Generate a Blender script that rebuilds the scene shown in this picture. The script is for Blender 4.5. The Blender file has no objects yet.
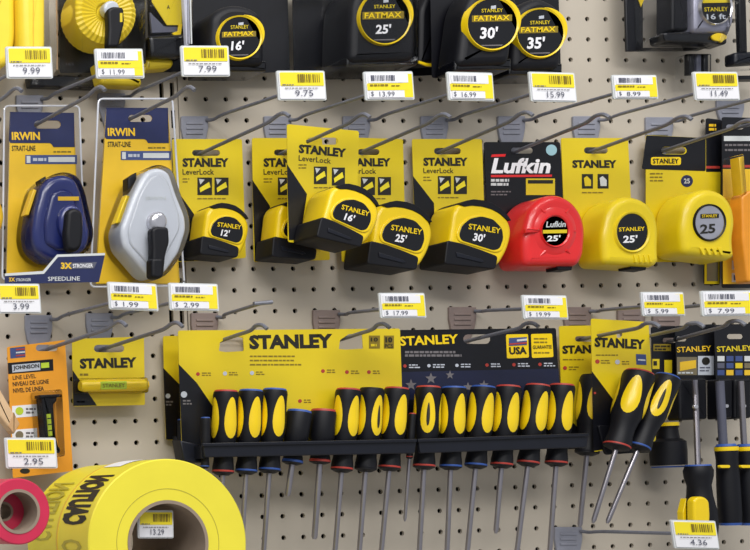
import bpy, bmesh, math, random
from mathutils import Vector, Matrix
from mathutils.geometry import tessellate_polygon

random.seed(7)
sc = bpy.context.scene
COL = sc.collection

# ------------------------------------------------------------------ camera
# pose solved from the one-inch pegboard grid; wall plane y = 0, viewer at -y, x right, z up
F_PX, PPX, PPY = 1500.0, -808.47, 185.42
CAM = Vector((-1.0998397, -1.6521412, -0.2535111))
R_RIGHT = Vector((0.9909611, -0.1303436, -0.0317282))
R_DOWN = Vector((-0.0276330, 0.0331086, -0.9990697))
R_FWD = Vector((0.1312728, 0.9909159, 0.0292075))
cam_data = bpy.data.cameras.new('camera')
cam = bpy.data.objects.new('camera', cam_data)
COL.objects.link(cam)
rot = Matrix((R_RIGHT, -R_DOWN, -R_FWD)).transposed().to_4x4()
cam.matrix_world = Matrix.Translation(CAM) @ rot
cam_data.sensor_fit = 'HORIZONTAL'
cam_data.sensor_width = 36.0
cam_data.lens = F_PX / 750.0 * 36.0
cam_data.shift_x = -PPX / 750.0
cam_data.shift_y = PPY / 750.0
cam_data.clip_start = 0.05
sc.camera = cam

# ------------------------------------------------------------------ light
world = bpy.data.worlds.new('store_ambient')
sc.world = world
world.use_nodes = True
bg = world.node_tree.nodes['Background']
bg.inputs[0].default_value = (0.90, 0.94, 1.0, 1)
bg.inputs[1].default_value = 0.42

def area(name, loc, target, sx, sy, power, col):
    l = bpy.data.lights.new(name, 'AREA')
    l.shape = 'RECTANGLE'; l.size = sx; l.size_y = sy; l.energy = power; l.color = col
    o = bpy.data.objects.new(name, l); COL.objects.link(o)
    o.location = loc
    o.rotation_euler = (Vector(target) - Vector(loc)).to_track_quat('-Z', 'Y').to_euler()
    return o
# two rows of fluorescent ceiling fixtures running along the aisle
area('ceiling_fixture_near_row', (0.0, -1.35, 1.75), (0.0, -0.45, 0.0), 3.2, 0.35, 36, (1.0, 0.97, 0.94))
area('ceiling_fixture_far_row', (-0.9, -2.7, 1.75), (0.0, -0.3, 0.0), 3.2, 0.5, 60, (1.0, 0.98, 0.96))

vs = sc.view_settings
vs.view_transform = 'Standard'
vs.look = 'None'
vs.exposure = 0.0
vs.gamma = 1.0
vs.use_curve_mapping = False

# ------------------------------------------------------------------ pixel -> world
def W(u, v, d=0.0):
    q = R_RIGHT * ((u - 375 - PPX) / F_PX) + R_DOWN * ((v - 275 - PPY) / F_PX) + R_FWD
    k = (-d - CAM.y) / q.y
    return CAM + q * k

# ------------------------------------------------------------------ materials
MATS = {}
def lin(c):
    c /= 255.0
    return c / 12.92 if c <= 0.04045 else ((c + 0.055) / 1.055) ** 2.4
def mat(name, rgb, rough=0.5, metal=0.0, var=0.06, scale=60.0, bump=0.0, spec=0.5, coat=0.0):
    if name in MATS: return MATS[name]
    m = bpy.data.materials.new(name); m.use_nodes = True
    nt = m.node_tree; b = nt.nodes['Principled BSDF']
    c = [lin(x) for x in rgb]
    tc = nt.nodes.new('ShaderNodeTexCoord')
    nz = nt.nodes.new('ShaderNodeTexNoise'); nz.inputs['Scale'].default_value = scale
    nz.inputs['Detail'].default_value = 3
    nt.links.new(tc.outputs['Object'], nz.inputs['Vector'])
    rp = nt.nodes.new('ShaderNodeValToRGB')
    rp.color_ramp.elements[0].position = 0.3; rp.color_ramp.elements[1].position = 0.7
    rp.color_ramp.elements[0].color = [x * (1 - var) for x in c] + [1]
    rp.color_ramp.elements[1].color = [min(1, x * (1 + var)) for x in c] + [1]
    nt.links.new(nz.outputs['Fac'], rp.inputs['Fac'])
    nt.links.new(rp.outputs['Color'], b.inputs['Base Color'])
    b.inputs['Roughness'].default_value = rough
    b.inputs['Metallic'].default_value = metal
    b.inputs['Specular IOR Level'].default_value = spec
    b.inputs['Coat Weight'].default_value = coat
    b.inputs['Coat Roughness'].default_value = 0.12
    if bump:
        bp = nt.nodes.new('ShaderNodeBump'); bp.inputs['Strength'].default_value = bump
        bp.inputs['Distance'].default_value = 0.0006
        n2 = nt.nodes.new('ShaderNodeTexNoise'); n2.inputs['Scale'].default_value = 900
        nt.links.new(tc.outputs['Object'], n2.inputs['Vector'])
        nt.links.new(n2.outputs['Fac'], bp.inputs['Height'])
        nt.links.new(bp.outputs['Normal'], b.inputs['Normal'])
    MATS[name] = m
    return m
def clear_mat(name, tint=(1, 1, 1), gl=0.05):
    m = bpy.data.materials.new(name); m.use_nodes = True
    nt = m.node_tree; nt.nodes.clear()
    out = nt.nodes.new('ShaderNodeOutputMaterial')
    tr = nt.nodes.new('ShaderNodeBsdfTransparent'); tr.inputs[0].default_value = (*tint, 1)
    gb = nt.nodes.new('ShaderNodeBsdfGlossy'); gb.inputs['Roughness'].default_value = gl
    tc = nt.nodes.new('ShaderNodeTexCoord')
    nz = nt.nodes.new('ShaderNodeTexNoise'); nz.inputs['Scale'].default_value = 70
    bp = nt.nodes.new('ShaderNodeBump'); bp.inputs['Strength'].default_value = 0.35
    bp.inputs['Distance'].default_value = 0.002
    nt.links.new(tc.outputs['Object'], nz.inputs['Vector'])
    nt.links.new(nz.outputs['Fac'], bp.inputs['Height'])
    nt.links.new(bp.outputs['Normal'], gb.inputs['Normal'])
    fr = nt.nodes.new('ShaderNodeFresnel'); fr.inputs['IOR'].default_value = 1.22
    mx = nt.nodes.new('ShaderNodeMixShader')
    nt.links.new(fr.outputs[0], mx.inputs[0])
    nt.links.new(tr.outputs[0], mx.inputs[1]); nt.links.new(gb.outputs[0], mx.inputs[2])
    nt.links.new(mx.outputs[0], out.inputs[0])
    MATS[name] = m
    return m

M_BOARD = mat('pegboard_paint', (190, 181, 166), 0.55, var=0.03, scale=14, bump=0.05)
M_UPRIGHT = mat('upright_paint', (190, 181, 166), 0.45, var=0.03)
M_VOIDSHADE = mat('cavity_shade', (22, 19, 18), 0.9)  # near-black colour standing in for shade behind the board
M_WIRE = mat('zinc_wire', (116, 118, 128), 0.36, metal=0.1, var=0.1, scale=200)
M_PLATE = mat('grey_plate', (142, 144, 156), 0.5, metal=0.1, var=0.08)
M_PLATE2 = mat('taupe_plate', (142, 126, 120), 0.55, metal=0.1, var=0.08)
M_CARD = mat('yellow_card', (222, 197, 25), 0.42, var=0.03, scale=20, coat=0.15)
M_CARDB = mat('black_card', (12, 13, 20), 0.4, var=0.15, coat=0.08, spec=0.4)
M_INK = mat('black_ink', (28, 26, 18), 0.5)
M_INKG = mat('olive_ink', (132, 112, 22), 0.5)
M_YEL = mat('yellow_plastic', (243, 208, 16), 0.32, var=0.02, coat=0.15)
M_YEL2 = mat('yellow_plastic_deep', (232, 205, 22), 0.35, var=0.02, coat=0.15)
M_BLK = mat('black_rubber', (12, 13, 20), 0.5, var=0.12, spec=0.32)
M_BLKG = mat('black_gloss', (10, 11, 17), 0.25, var=0.1, coat=0.15)
M_TRAY = mat('tray_plastic', (17, 20, 31), 0.4, var=0.1, spec=0.4)
M_RED = mat('red_plastic', (226, 40, 42), 0.28, var=0.03, coat=0.3)
M_REDCAP = mat('red_cap', (176, 58, 48), 0.5)
M_BLUECAP = mat('blue_cap', (48, 84, 160), 0.5)
M_WHITE = mat('white_paper', (238, 238, 242), 0.55, var=0.01)
M_TAGY = mat('tag_yellow', (246, 226, 40), 0.5, var=0.02)
M_GREYINK = mat('grey_ink', (112, 108, 110), 0.6)
M_HOLD = mat('tag_holder', (208, 212, 212), 0.3, var=0.03)
M_STEEL = mat('shaft_steel', (158, 154, 160), 0.28, metal=0.85, var=0.05)
M_NAVY = mat('navy_card', (28, 37, 82), 0.38, var=0.08, coat=0.2)
M_BLUE = mat('blue_plastic', (36, 46, 108), 0.25, var=0.06, coat=0.4)
M_GOLD = mat('gold_card', (234, 190, 36), 0.4, var=0.03, coat=0.2)
M_GREYP = mat('grey_plastic', (190, 196, 206), 0.3, var=0.03, coat=0.3)
M_CASEG = mat('pale_grey_case', (214, 218, 226), 0.28, var=0.02, coat=0.3)
M_SILVER = mat('silver', (205, 205, 212), 0.2, metal=0.7, var=0.05)
M_ORANGE = mat('orange_card', (238, 160, 38), 0.45, var=0.03)
M_TAPE = mat('caution_film', (240, 226, 64), 0.4, var=0.03, scale=25)
M_TAPEO = mat('caution_film_back', (226, 190, 60), 0.4, var=0.05, scale=25)
M_TAPEINK = mat('ghost_ink', (190, 180, 62), 0.5)
M_CORE = mat('cardboard_core', (150, 134, 118), 0.8, var=0.08)
M_PINK = mat('pink_film', (206, 44, 80), 0.4, var=0.05)
M_GREYB = mat('grey_print', (86, 88, 104), 0.5)
M_BLUEP = mat('blue_print', (60, 78, 130), 0.5)
M_WOOD = mat('pale_wood', (224, 190, 150), 0.6, var=0.1, scale=30)
M_GREEN = mat('vial_green', (190, 214, 60), 0.2, var=0.05)
M_KHAKI = mat('khaki_card', (120, 110, 84), 0.5, var=0.1)
M_CLEAR = clear_mat('clear_blister', (0.97, 0.975, 0.98), 0.12)
M_SMOKE = clear_mat('blister_dark', (0.95, 0.955, 0.97), 0.12)

# ------------------------------------------------------------------ object helpers
def link(name, me, m, parent=None, origin=None, label=None):
    o = bpy.data.objects.new(name, me)
    COL.objects.link(o)
    if m is not None and len(me.materials) == 0: me.materials.append(m)
    if parent is not None: o.parent = parent
    if label: o['label'] = label
    return o
def tag(o, label, cat, group=None):
    o['label'] = label; o['category'] = cat
    if group: o['group'] = group
    return o
ORG = {}
def thing(name, label, cat, loc, group=None):
    o = bpy.data.objects.new(name, None); COL.objects.link(o)
    o.empty_display_size = 0.02
    o.location = loc
    ORG[o] = Vector(loc)
    return tag(o, label, cat, group)
def root_loc(p):
    while p is not None:
        if p in ORG: return ORG[p]
        p = p.parent
    return Vector((0, 0, 0))
def build(name, vf, m, parent, label=None, smooth=35, recalc=True):
    """verts are world coordinates; stored relative to the thing's empty"""
    vs_, fs = vf
    o0 = root_loc(parent)
    me = bpy.data.meshes.new(name)
    me.from_pydata([tuple(Vector(v) - o0) for v in vs_], [], fs)
    if recalc:
        bm = bmesh.new(); bm.from_mesh(me)
        bmesh.ops.remove_doubles(bm, verts=bm.verts, dist=1e-7)
        bmesh.ops.recalc_face_normals(bm, faces=bm.faces)
        bm.to_mesh(me); bm.free()
    if smooth:
        me.shade_smooth(); me.set_sharp_from_angle(angle=math.radians(smooth))
        for p in me.polygons:
            if abs(p.normal.y) > 0.9995: p.use_smooth = False
    me.update()
    return link(name, me, m, parent, label=label)
def merge(*parts):
    V, Fc = [], []
    for v, f in parts:
        n = len(V); V += list(v); Fc += [tuple(i + n for i in q) for q in f]
    return V, Fc

def area2(p): return 0.5 * sum(p[i][0] * p[(i + 1) % len(p)][1] - p[(i + 1) % len(p)][0] * p[i][1] for i in range(len(p)))
def ccw(p): return p if area2(p) > 0 else p[::-1]
def rounded(p, r, seg=5):
    """round polygon corners; r one radius or list"""
    if not r: return p
    out = []; n = len(p)
    for i in range(n):
        a, b, c = Vector(p[i - 1]), Vector(p[i]), Vector(p[(i + 1) % n])
        rr = r[i] if isinstance(r, (list, tuple)) else r
        l1, l2 = (a - b).length, (c - b).length
        t = min(rr, l1 * 0.48, l2 * 0.48)
        if t < 1e-6: out.append(tuple(b)); continue
        s = b + (a - b).normalized() * t; e = b + (c - b).normalized() * t
        for k in range(seg + 1):
            x = k / seg
            out.append(tuple(s * (1 - x) ** 2 + b * 2 * x * (1 - x) + e * x * x))
    return out
def inset(p, d):
    n = len(p); out = []
    for i in range(n):
        a, b, c = Vector(p[i - 1]), Vector(p[i]), Vector(p[(i + 1) % n])
        e1 = (b - a); e2 = (c - b)
        if e1.length < 1e-9: e1 = e2
        if e2.length < 1e-9: e2 = e1
        n1 = Vector((-e1.y, e1.x)).normalized(); n2 = Vector((-e2.y, e2.x)).normalized()
        m_ = n1 + n2
        if m_.length < 1e-4: m_ = n1
        m_.normalize()
        k = max(0.45, m_.dot(n1))
        out.append(tuple(b + m_ * (d / k)))
    return out
def xz(pts, d): return [(w.x, w.z) for w in (W(u, v, d) for u, v in pts)]
def circ(u, v, rx, d, n=40, ry=None):
    """circle traced as an ellipse in pixels, on the plane at depth d"""
    ry = ry or rx
    return [(u + rx * math.cos(2 * math.pi * k / n), v + ry * math.sin(2 * math.pi * k / n)) for k in range(n)]
def prism_xz(p, yf, yb, bev=0.0, holes=(), back_bev=0.0, steps=3):
    """p: xz outline, front plane y=yf (nearer viewer, smaller y), back plane y=yb"""
    p = ccw(p); V = []; Fc = []
    n = len(p)
    rings = []
    if back_bev > 0:
        for k in range(steps + 1):
            a = math.pi / 2 * k / steps
            rings.append((inset(p, back_bev * (1 - math.sin(a))), yb - back_bev * (1 - math.cos(a))))
    else: rings.append((p, yb))
    if bev > 0:
        for k in range(steps + 1):
            a = math.pi / 2 * k / steps
            rings.append((inset(p, bev * (1 - math.cos(a))), yf + bev * (1 - math.sin(a))))
    else: rings.append((p, yf))
    for q, y in rings: V += [(x, y, z) for x, z in q]
    for r in range(len(rings) - 1):
        for i in range(n):
            j = (i + 1) % n
            Fc.append((r * n + i, r * n + j, (r + 1) * n + j, (r + 1) * n + i))
    last = (len(rings) - 1) * n
    if not holes:
        Fc.append(tuple(range(n - 1, -1, -1))); Fc.append(tuple(range(last, last + n)))
    else:
        loops = [[Vector((x, z, 0)) for x, z in p]] + [[Vector((x, z, 0)) for x, z in ccw(h)] for h in holes]
        flat_idx_f = list(range(last, last + n)); flat_idx_b = list(range(n))
        for h in holes:
            h = ccw(h); s = len(V); m_ = len(h)
            V += [(x, yf, z) for x, z in h]; V += [(x, yb, z) for x, z in h]
            flat_idx_f += list(range(s, s + m_)); flat_idx_b += list(range(s + m_, s + 2 * m_))
            for i in range(m_):
                j = (i + 1) % m_
                Fc.append((s + i, s + j, s + m_ + j, s + m_ + i))
        for t in tessellate_polygon(loops):
            Fc.append(tuple(flat_idx_f[i] for i in t)); Fc.append(tuple(flat_idx_b[i] for i in t[::-1]))
    return V, Fc
def fit_slot(h, d):
    """shift a hang slot so that the wire that carries the card passes through it"""
    x0 = min(p[0] for p in h); x1 = max(p[0] for p in h); z0 = min(p[1] for p in h); z1 = max(p[1] for p in h)
    best = None
    for w in WIRES:
        for a, b in zip(w, w[1:]):
            if (a.y + d) * (b.y + d) <= 0 and abs(a.y - b.y) > 1e-9:
                c = a.lerp(b, (a.y + d) / (a.y - b.y)); e = math.hypot(c.x - (x0 + x1) / 2, c.z - (z0 + z1) / 2)
                if e < 0.034 and (best is None or e < best[0]): best = (e, c)
    if best is None: return h
    c = best[1]; m_ = 0.0055; mz = min(0.0032, (z1 - z0) / 2)
    dx = min(0, c.x - m_ - x0) + max(0, c.x + m_ - x1); dz = min(0, c.z - mz - z0) + max(0, c.z + mz - z1)
    return [(x + dx, z + dz) for x, z in h]
def prism(pts, d, th, bev=0.0, r=0.0, holes=(), back_bev=0.0, steps=3):
    """pts in px traced on the front plane at distance d from the wall; th thickness"""
    p = rounded(ccw(xz(pts, d)), r)
    hs = [fit_slot(xz(h, d), d) if th < 0.001 else xz(h, d) for h in holes]
    return prism_xz(p, -d, -d + th, bev, hs, back_bev, steps)
def flat(pts, d, th=0.0002, r=0.0): return prism(pts, d, th, 0, r)
def rect(u0, v0, u1, v1): return [(u0, v0), (u1, v0), (u1, v1), (u0, v1)]
def slot(u0, v0, u1, v1, n=5):
    """stadium shape px"""
    r = (v1 - v0) / 2; c = (v0 + v1) / 2; out = []
    for k in range(n + 1):
        a = -math.pi / 2 + math.pi * k / n; out.append((u1 - r + r * math.cos(a), c + r * math.sin(a)))
    for k in range(n + 1):
        a = math.pi / 2 + math.pi * k / n; out.append((u0 + r + r * math.cos(a), c + r * math.sin(a)))
    return out
def tube(pts, r, seg=8):
    pts = [Vector(p) for p in pts]; V = []; Fc = []; n = len(pts)
    up = Vector((0, 0, 1))
    for i, p in enumerate(pts):
        t = (pts[min(i + 1, n - 1)] - pts[max(i - 1, 0)]).normalized()
        a = t.cross(up)
        if a.length < 0.05: a = t.cross(Vector((1, 0, 0)))
        a.normalize(); b = a.cross(t).normalized()
        rr = r[i] if isinstance(r, (list, tuple)) else r
        for k in range(seg):
            an = 2 * math.pi * k / seg
            V.append(p + a * rr * math.cos(an) + b * rr * math.sin(an))
    for i in range(n - 1):
        for k in range(seg):
            j = (k + 1) % seg
            Fc.append((i * seg + k, i * seg + j, (i + 1) * seg + j, (i + 1) * seg + k))
    Fc.append(tuple(range(seg - 1, -1, -1))); Fc.append(tuple(range((n - 1) * seg, n * seg)))
    return V, Fc
def smoothpath(pts, sub=4):
    pts = [Vector(p) for p in pts]; out = []
    for i in range(len(pts) - 1):
        p0 = pts[max(i - 1, 0)]; p1 = pts[i]; p2 = pts[i + 1]; p3 = pts[min(i + 2, len(pts) - 1)]
        for k in range(sub):
            t = k / sub
            out.append(0.5 * ((2 * p1) + (p2 - p0) * t + (2 * p0 - 5 * p1 + 4 * p2 - p3) * t * t + (3 * p1 - p0 - 3 * p2 + p3) * t ** 3))
    out.append(pts[-1]); return out
def ring_xz(cx, cz, ro, ri, yf, yb, n=64, bev=0.0):
    """annulus with axis along y"""
    prof = [(ri, yb), (ro - bev, yb), (ro, yb - bev), (ro, yf + bev), (ro - bev, yf), (ri, yf)] if bev else [(ri, yb), (ro, yb), (ro, yf), (ri, yf)]
    V = []; Fc = []; m_ = len(prof)
    for k in range(n):
        a = 2 * math.pi * k / n
        for r_, y in prof: V.append((cx + r_ * math.cos(a), y, cz + r_ * math.sin(a)))
    for k in range(n):
        j = (k + 1) % n
        for i in range(m_):
            i2 = (i + 1) % m_
            Fc.append((k * m_ + i, k * m_ + i2, j * m_ + i2, j * m_ + i))
    return V, Fc

TXT = {}
def text_mesh(s, bold=0.0, shear=0.0):
    key = (s, bold, shear)
    if key in TXT: return TXT[key]
    cu = bpy.data.curves.new('lettering', 'FONT'); cu.body = s
    cu.offset = bold; cu.shear = shear; cu.resolution_u = 2
    ob = bpy.data.objects.new('lettering', cu)
    COL.objects.link(ob)
    dg = bpy.context.evaluated_depsgraph_get()
    me = bpy.data.meshes.new_from_object(ob.evaluated_get(dg))
    vv = [v.co.copy() for v in me.vertices]; ff = [tuple(p.vertices) for p in me.polygons]
    bpy.data.objects.remove(ob); bpy.data.curves.remove(cu); bpy.data.meshes.remove(me)
    x0 = min(v.x for v in vv); x1 = max(v.x for v in vv); y0 = min(v.y for v in vv); y1 = max(v.y for v in vv)
    vv = [((v.x - x0) / (x1 - x0), (v.y - y0) / (y1 - y0)) for v in vv]
    TXT[key] = (vv, ff); return TXT[key]
def text(parent, s, p0, p1, h, d, m, bold=0.02, shear=0.0, name='lettering'):
    """p0,p1 px ends of the baseline, h px height of the lettering, printed on the plane at depth d"""
    vv, ff = text_mesh(s, bold, shear)
    A = W(*p0, d + 0.0003); B = W(*p1, d + 0.0003)
    hx = (W(p0[0], p0[1] - h, d) - W(*p0, d)).length
    X = B - A; Z = Vector((-X.z, 0, X.x)).normalized() * hx
    return build(name, ([A + X * a + Z * b for a, b in vv], ff), m, parent, smooth=0, recalc=False)
def lines(parent, u0, v0, u1, n, dv, h, d, m, slope=0.0, name='fine_print'):
    P = []
    for k in range(n):
        u = u0; v = v0 + k * dv
        end = u0 + (u1 - u0) * random.uniform(0.7, 1.0)
        while u < end - 1:
            w = min(random.uniform(2, 5.5), end - u)
            s = slope * (u - u0)
            P.append(flat([(u, v + s), (u + w, v + s + slope * w), (u + w, v + s + h + slope * w), (u, v + h + s)], d + 0.0003, 0.0002))
            u += w + 0.9
    return build(name, merge(*P), m, parent, smooth=0)
def dot(parent, u, v, r, d, m, name='printed_dot'): return build(name, flat(circ(u, v, r, d, 12), d + 0.0003), m, parent, smooth=0)

# ------------------------------------------------------------------ the setting
PITCH = 0.0254
def pegpanel(name, x0, x1, z0, z1, ox, oz, th=0.0035, hr=0.0031):
    """board with real round holes; holes at (ox + i*PITCH, oz + j*PITCH)"""
    V = []; Fc = []
    n = 8
    i0 = math.ceil((x0 + 0.006 - ox) / PITCH); i1 = math.floor((x1 - 0.006 - ox) / PITCH)
    j0 = math.ceil((z0 + 0.006 - oz) / PITCH); j1 = math.floor((z1 - 0.006 - oz) / PITCH)
    def quad(a, b, c, d):
        s = len(V); V.extend([a, b, c, d]); Fc.append((s, s + 1, s + 2, s + 3))
    X = [ox + i * PITCH for i in range(i0, i1 + 1)]; Z = [oz + j * PITCH for j in range(j0, j1 + 1)]
    h = PITCH / 2
    for cx in X:
        for cz in Z:
            s = len(V)
            for k in range(n):
                a = math.pi / 4 * k
                V.append((cx + hr * math.cos(a), 0, cz + hr * math.sin(a)))
            for k in range(n):
                a = math.pi / 4 * k
                V.append((cx + hr * math.cos(a), th, cz + hr * math.sin(a)))
            oc = [(h, 0), (h, h), (0, h), (-h, h), (-h, 0), (-h, -h), (0, -h), (h, -h)]
            for dx, dz in oc: V.append((min(max(cx + dx, x0), x1), 0, min(max(cz + dz, z0), z1)))
            for k in range(n):
                j = (k + 1) % n
                Fc.append((s + k, s + 16 + k, s + 16 + j, s + j)[::-1])
                Fc.append((s + k, s + j, s + 8 + j, s + 8 + k)[::-1])
    xa, xb, za, zb = max(x0, X[0] - h), min(x1, X[-1] + h), max(z0, Z[0] - h), min(z1, Z[-1] + h)
    for (a, b, c, d) in ((x0, xa, z0, z1), (xb, x1, z0, z1), (xa, xb, z0, za), (xa, xb, zb, z1)):
        if b - a > 1e-5 and d - c > 1e-5: quad((a, 0, c), (b, 0, c), (b, 0, d), (a, 0, d))
    for (a, b) in (((x0, z0), (x1, z0)), ((x1, z0), (x1, z1)), ((x1, z1), (x0, z1)), ((x0, z1), (x0, z0))):
        quad((a[0], 0, a[1]), (b[0], 0, b[1]), (b[0], th, b[1]), (a[0], th, a[1]))
    o = build(name, (V, Fc), M_BOARD, None, smooth=0, recalc=False)
    o['kind'] = 'structure'; o['label'] = 'beige perforated pegboard panel'
    return o
XU0 = W(152, 95).x; XU1 = W(178.5, 95).x
ZSEAM = -0.147
pegpanel('wall_back_upper', XU1, 0.86, ZSEAM + 0.0006, 0.56, 0.0, 0.0)
pegpanel('wall_back_lower', XU1, 0.86, -0.58, ZSEAM - 0.0006, -0.0024, -0.6009 * PITCH - 11 * PITCH)
pegpanel('wall_back_side', -0.62, XU0, -0.58, 0.56, -0.174 * PITCH, 0.0213 * PITCH)
o = build('wall_shade_backing', prism_xz([(-0.62, -0.58), (0.86, -0.58), (0.86, 0.56), (-0.62, 0.56)], 0.030, 0.034), M_VOIDSHADE, None, smooth=0)  # flat dark sheet, painted shade seen through holes and slots
o['kind'] = 'structure'; o['label'] = 'dark backing sheet coloured as the shade behind the pegboard'
# slotted steel upright between the two bays
def upright():
    w = XU1 - XU0; y = 0.0009
    xs = [XU0 + 0.0004, XU0 + w * 0.30, XU0 + w * 0.46, XU0 + w * 0.70, XU0 + w * 0.86, XU1 - 0.0010]
    V = []; Fc = []
    def q(xa, xb, za, zb):
        s = len(V); V.extend([(xa, y, za), (xb, y, za), (xb, y, zb), (xa, y, zb)]); Fc.append((s, s + 1, s + 2, s + 3))
    def wall(a, b):
        s = len(V); V.extend([(a[0], y, a[1]), (b[0], y, b[1]), (b[0], y + 0.004, b[1]), (a[0], y + 0.004, a[1])]); Fc.append((s, s + 1, s + 2, s + 3))
    z = -0.58; p = 0.0333; hgt = 0.0215
    off = (W(165, 100).z - z) % p
    q(xs[0], xs[5], z, z + off); z += off
    while z < 0.53:
        q(xs[0], xs[5], z + hgt, z + p)
        for k in (0, 2, 4): q(xs[k], xs[k + 1], z, z + hgt)
        for k in (1, 3):
            a, b = (xs[k], z), (xs[k + 1], z + hgt)
            wall(a, (b[0], a[1])); wall((b[0], a[1]), b); wall(b, (a[0], b[1])); wall((a[0], b[1]), a)
        z += p
    o = build('trim_1', (V, Fc), M_UPRIGHT, None, smooth=0, recalc=False)
    o['kind'] = 'structure'; o['label'] = 'beige slotted steel upright between the pegboard panels'
upright()
fl = build('floor', prism_xz([(-2.0, -1.32), (2.2, -1.32), (2.2, -1.30), (-2.0, -1.30)], -3.2, 0.03), mat('floor_vinyl', (176, 172, 166), 0.35, var=0.06, scale=6), None, smooth=0)
fl['kind'] = 'structure'; fl['label'] = 'pale vinyl shop floor of the aisle'

# ------------------------------------------------------------------ hooks and price tags
WIRES = []
def hook(label, pu, pv, prod_base_v, tip=None, arm=None, plate=M_PLATE, arm_d=0.15, tip_d=0.145, bar=False, pw=27, ph=22, taper=0.86):
    """pu,pv: px of plate top centre on the wall; prod wire starts at (pu, prod_base_v)"""
    t = thing('peg_hook', label, 'hook', W(pu, prod_base_v, 0.0), 'wire hooks on the pegboard')
    h = pw / 2
    pl = [(pu - h, pv), (pu + h, pv), (pu + h, pv + ph * 0.55), (pu + h * taper, pv + ph), (pu + 5, prod_base_v + 5), (pu - 5, prod_base_v + 5), (pu - h * taper, pv + ph), (pu - h, pv + ph * 0.55)]
    b = build('back_plate', prism(pl, 0.0035, 0.003, 0.0007, 0.0012), plate, t)
    rb = [prism(rect(pu - h * 0.62, pv + k, pu + h * 0.62, pv + k + 2.2), 0.0047, 0.0016, 0.0006) for k in (6, 11, 16) if k < ph - 2]
    build('stamped_rib', merge(*rb), plate, b)
    if tip:
        A = W(pu, prod_base_v, 0.003); B = W(tip[0], tip[1], tip_d)
        C = B + Vector((0.001, -0.006, -0.001))
        pts = [A, A.lerp(B, 0.3), A.lerp(B, 0.62), A.lerp(B, 0.86), B + Vector((0, 0.004, 0.003)), C + Vector((0, 0, 0.0035)), C + Vector((0.002, -0.006, -0.0015))]
        sp = smoothpath(pts); WIRES.append(sp)
        build('product_wire', tube(sp, 0.0023), M_WIRE, t)
    if arm:
        A = W(pu + h - 2, pv + 4, 0.004); B = W(arm[0], arm[1], arm_d)
        pts = [A, A + Vector((0.004, -0.009, -0.0015)), A.lerp(B, 0.2), A.lerp(B, 0.6), B]
        build('tag_arm', tube(smoothpath(pts), 0.0021), M_WIRE, t)
        if bar:
            build('cross_bar', tube([B + Vector((-0.010, 0, -0.0008)), B + Vector((0.012, 0, 0.0008))], 0.0024), M_WIRE, t)
    return t

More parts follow.
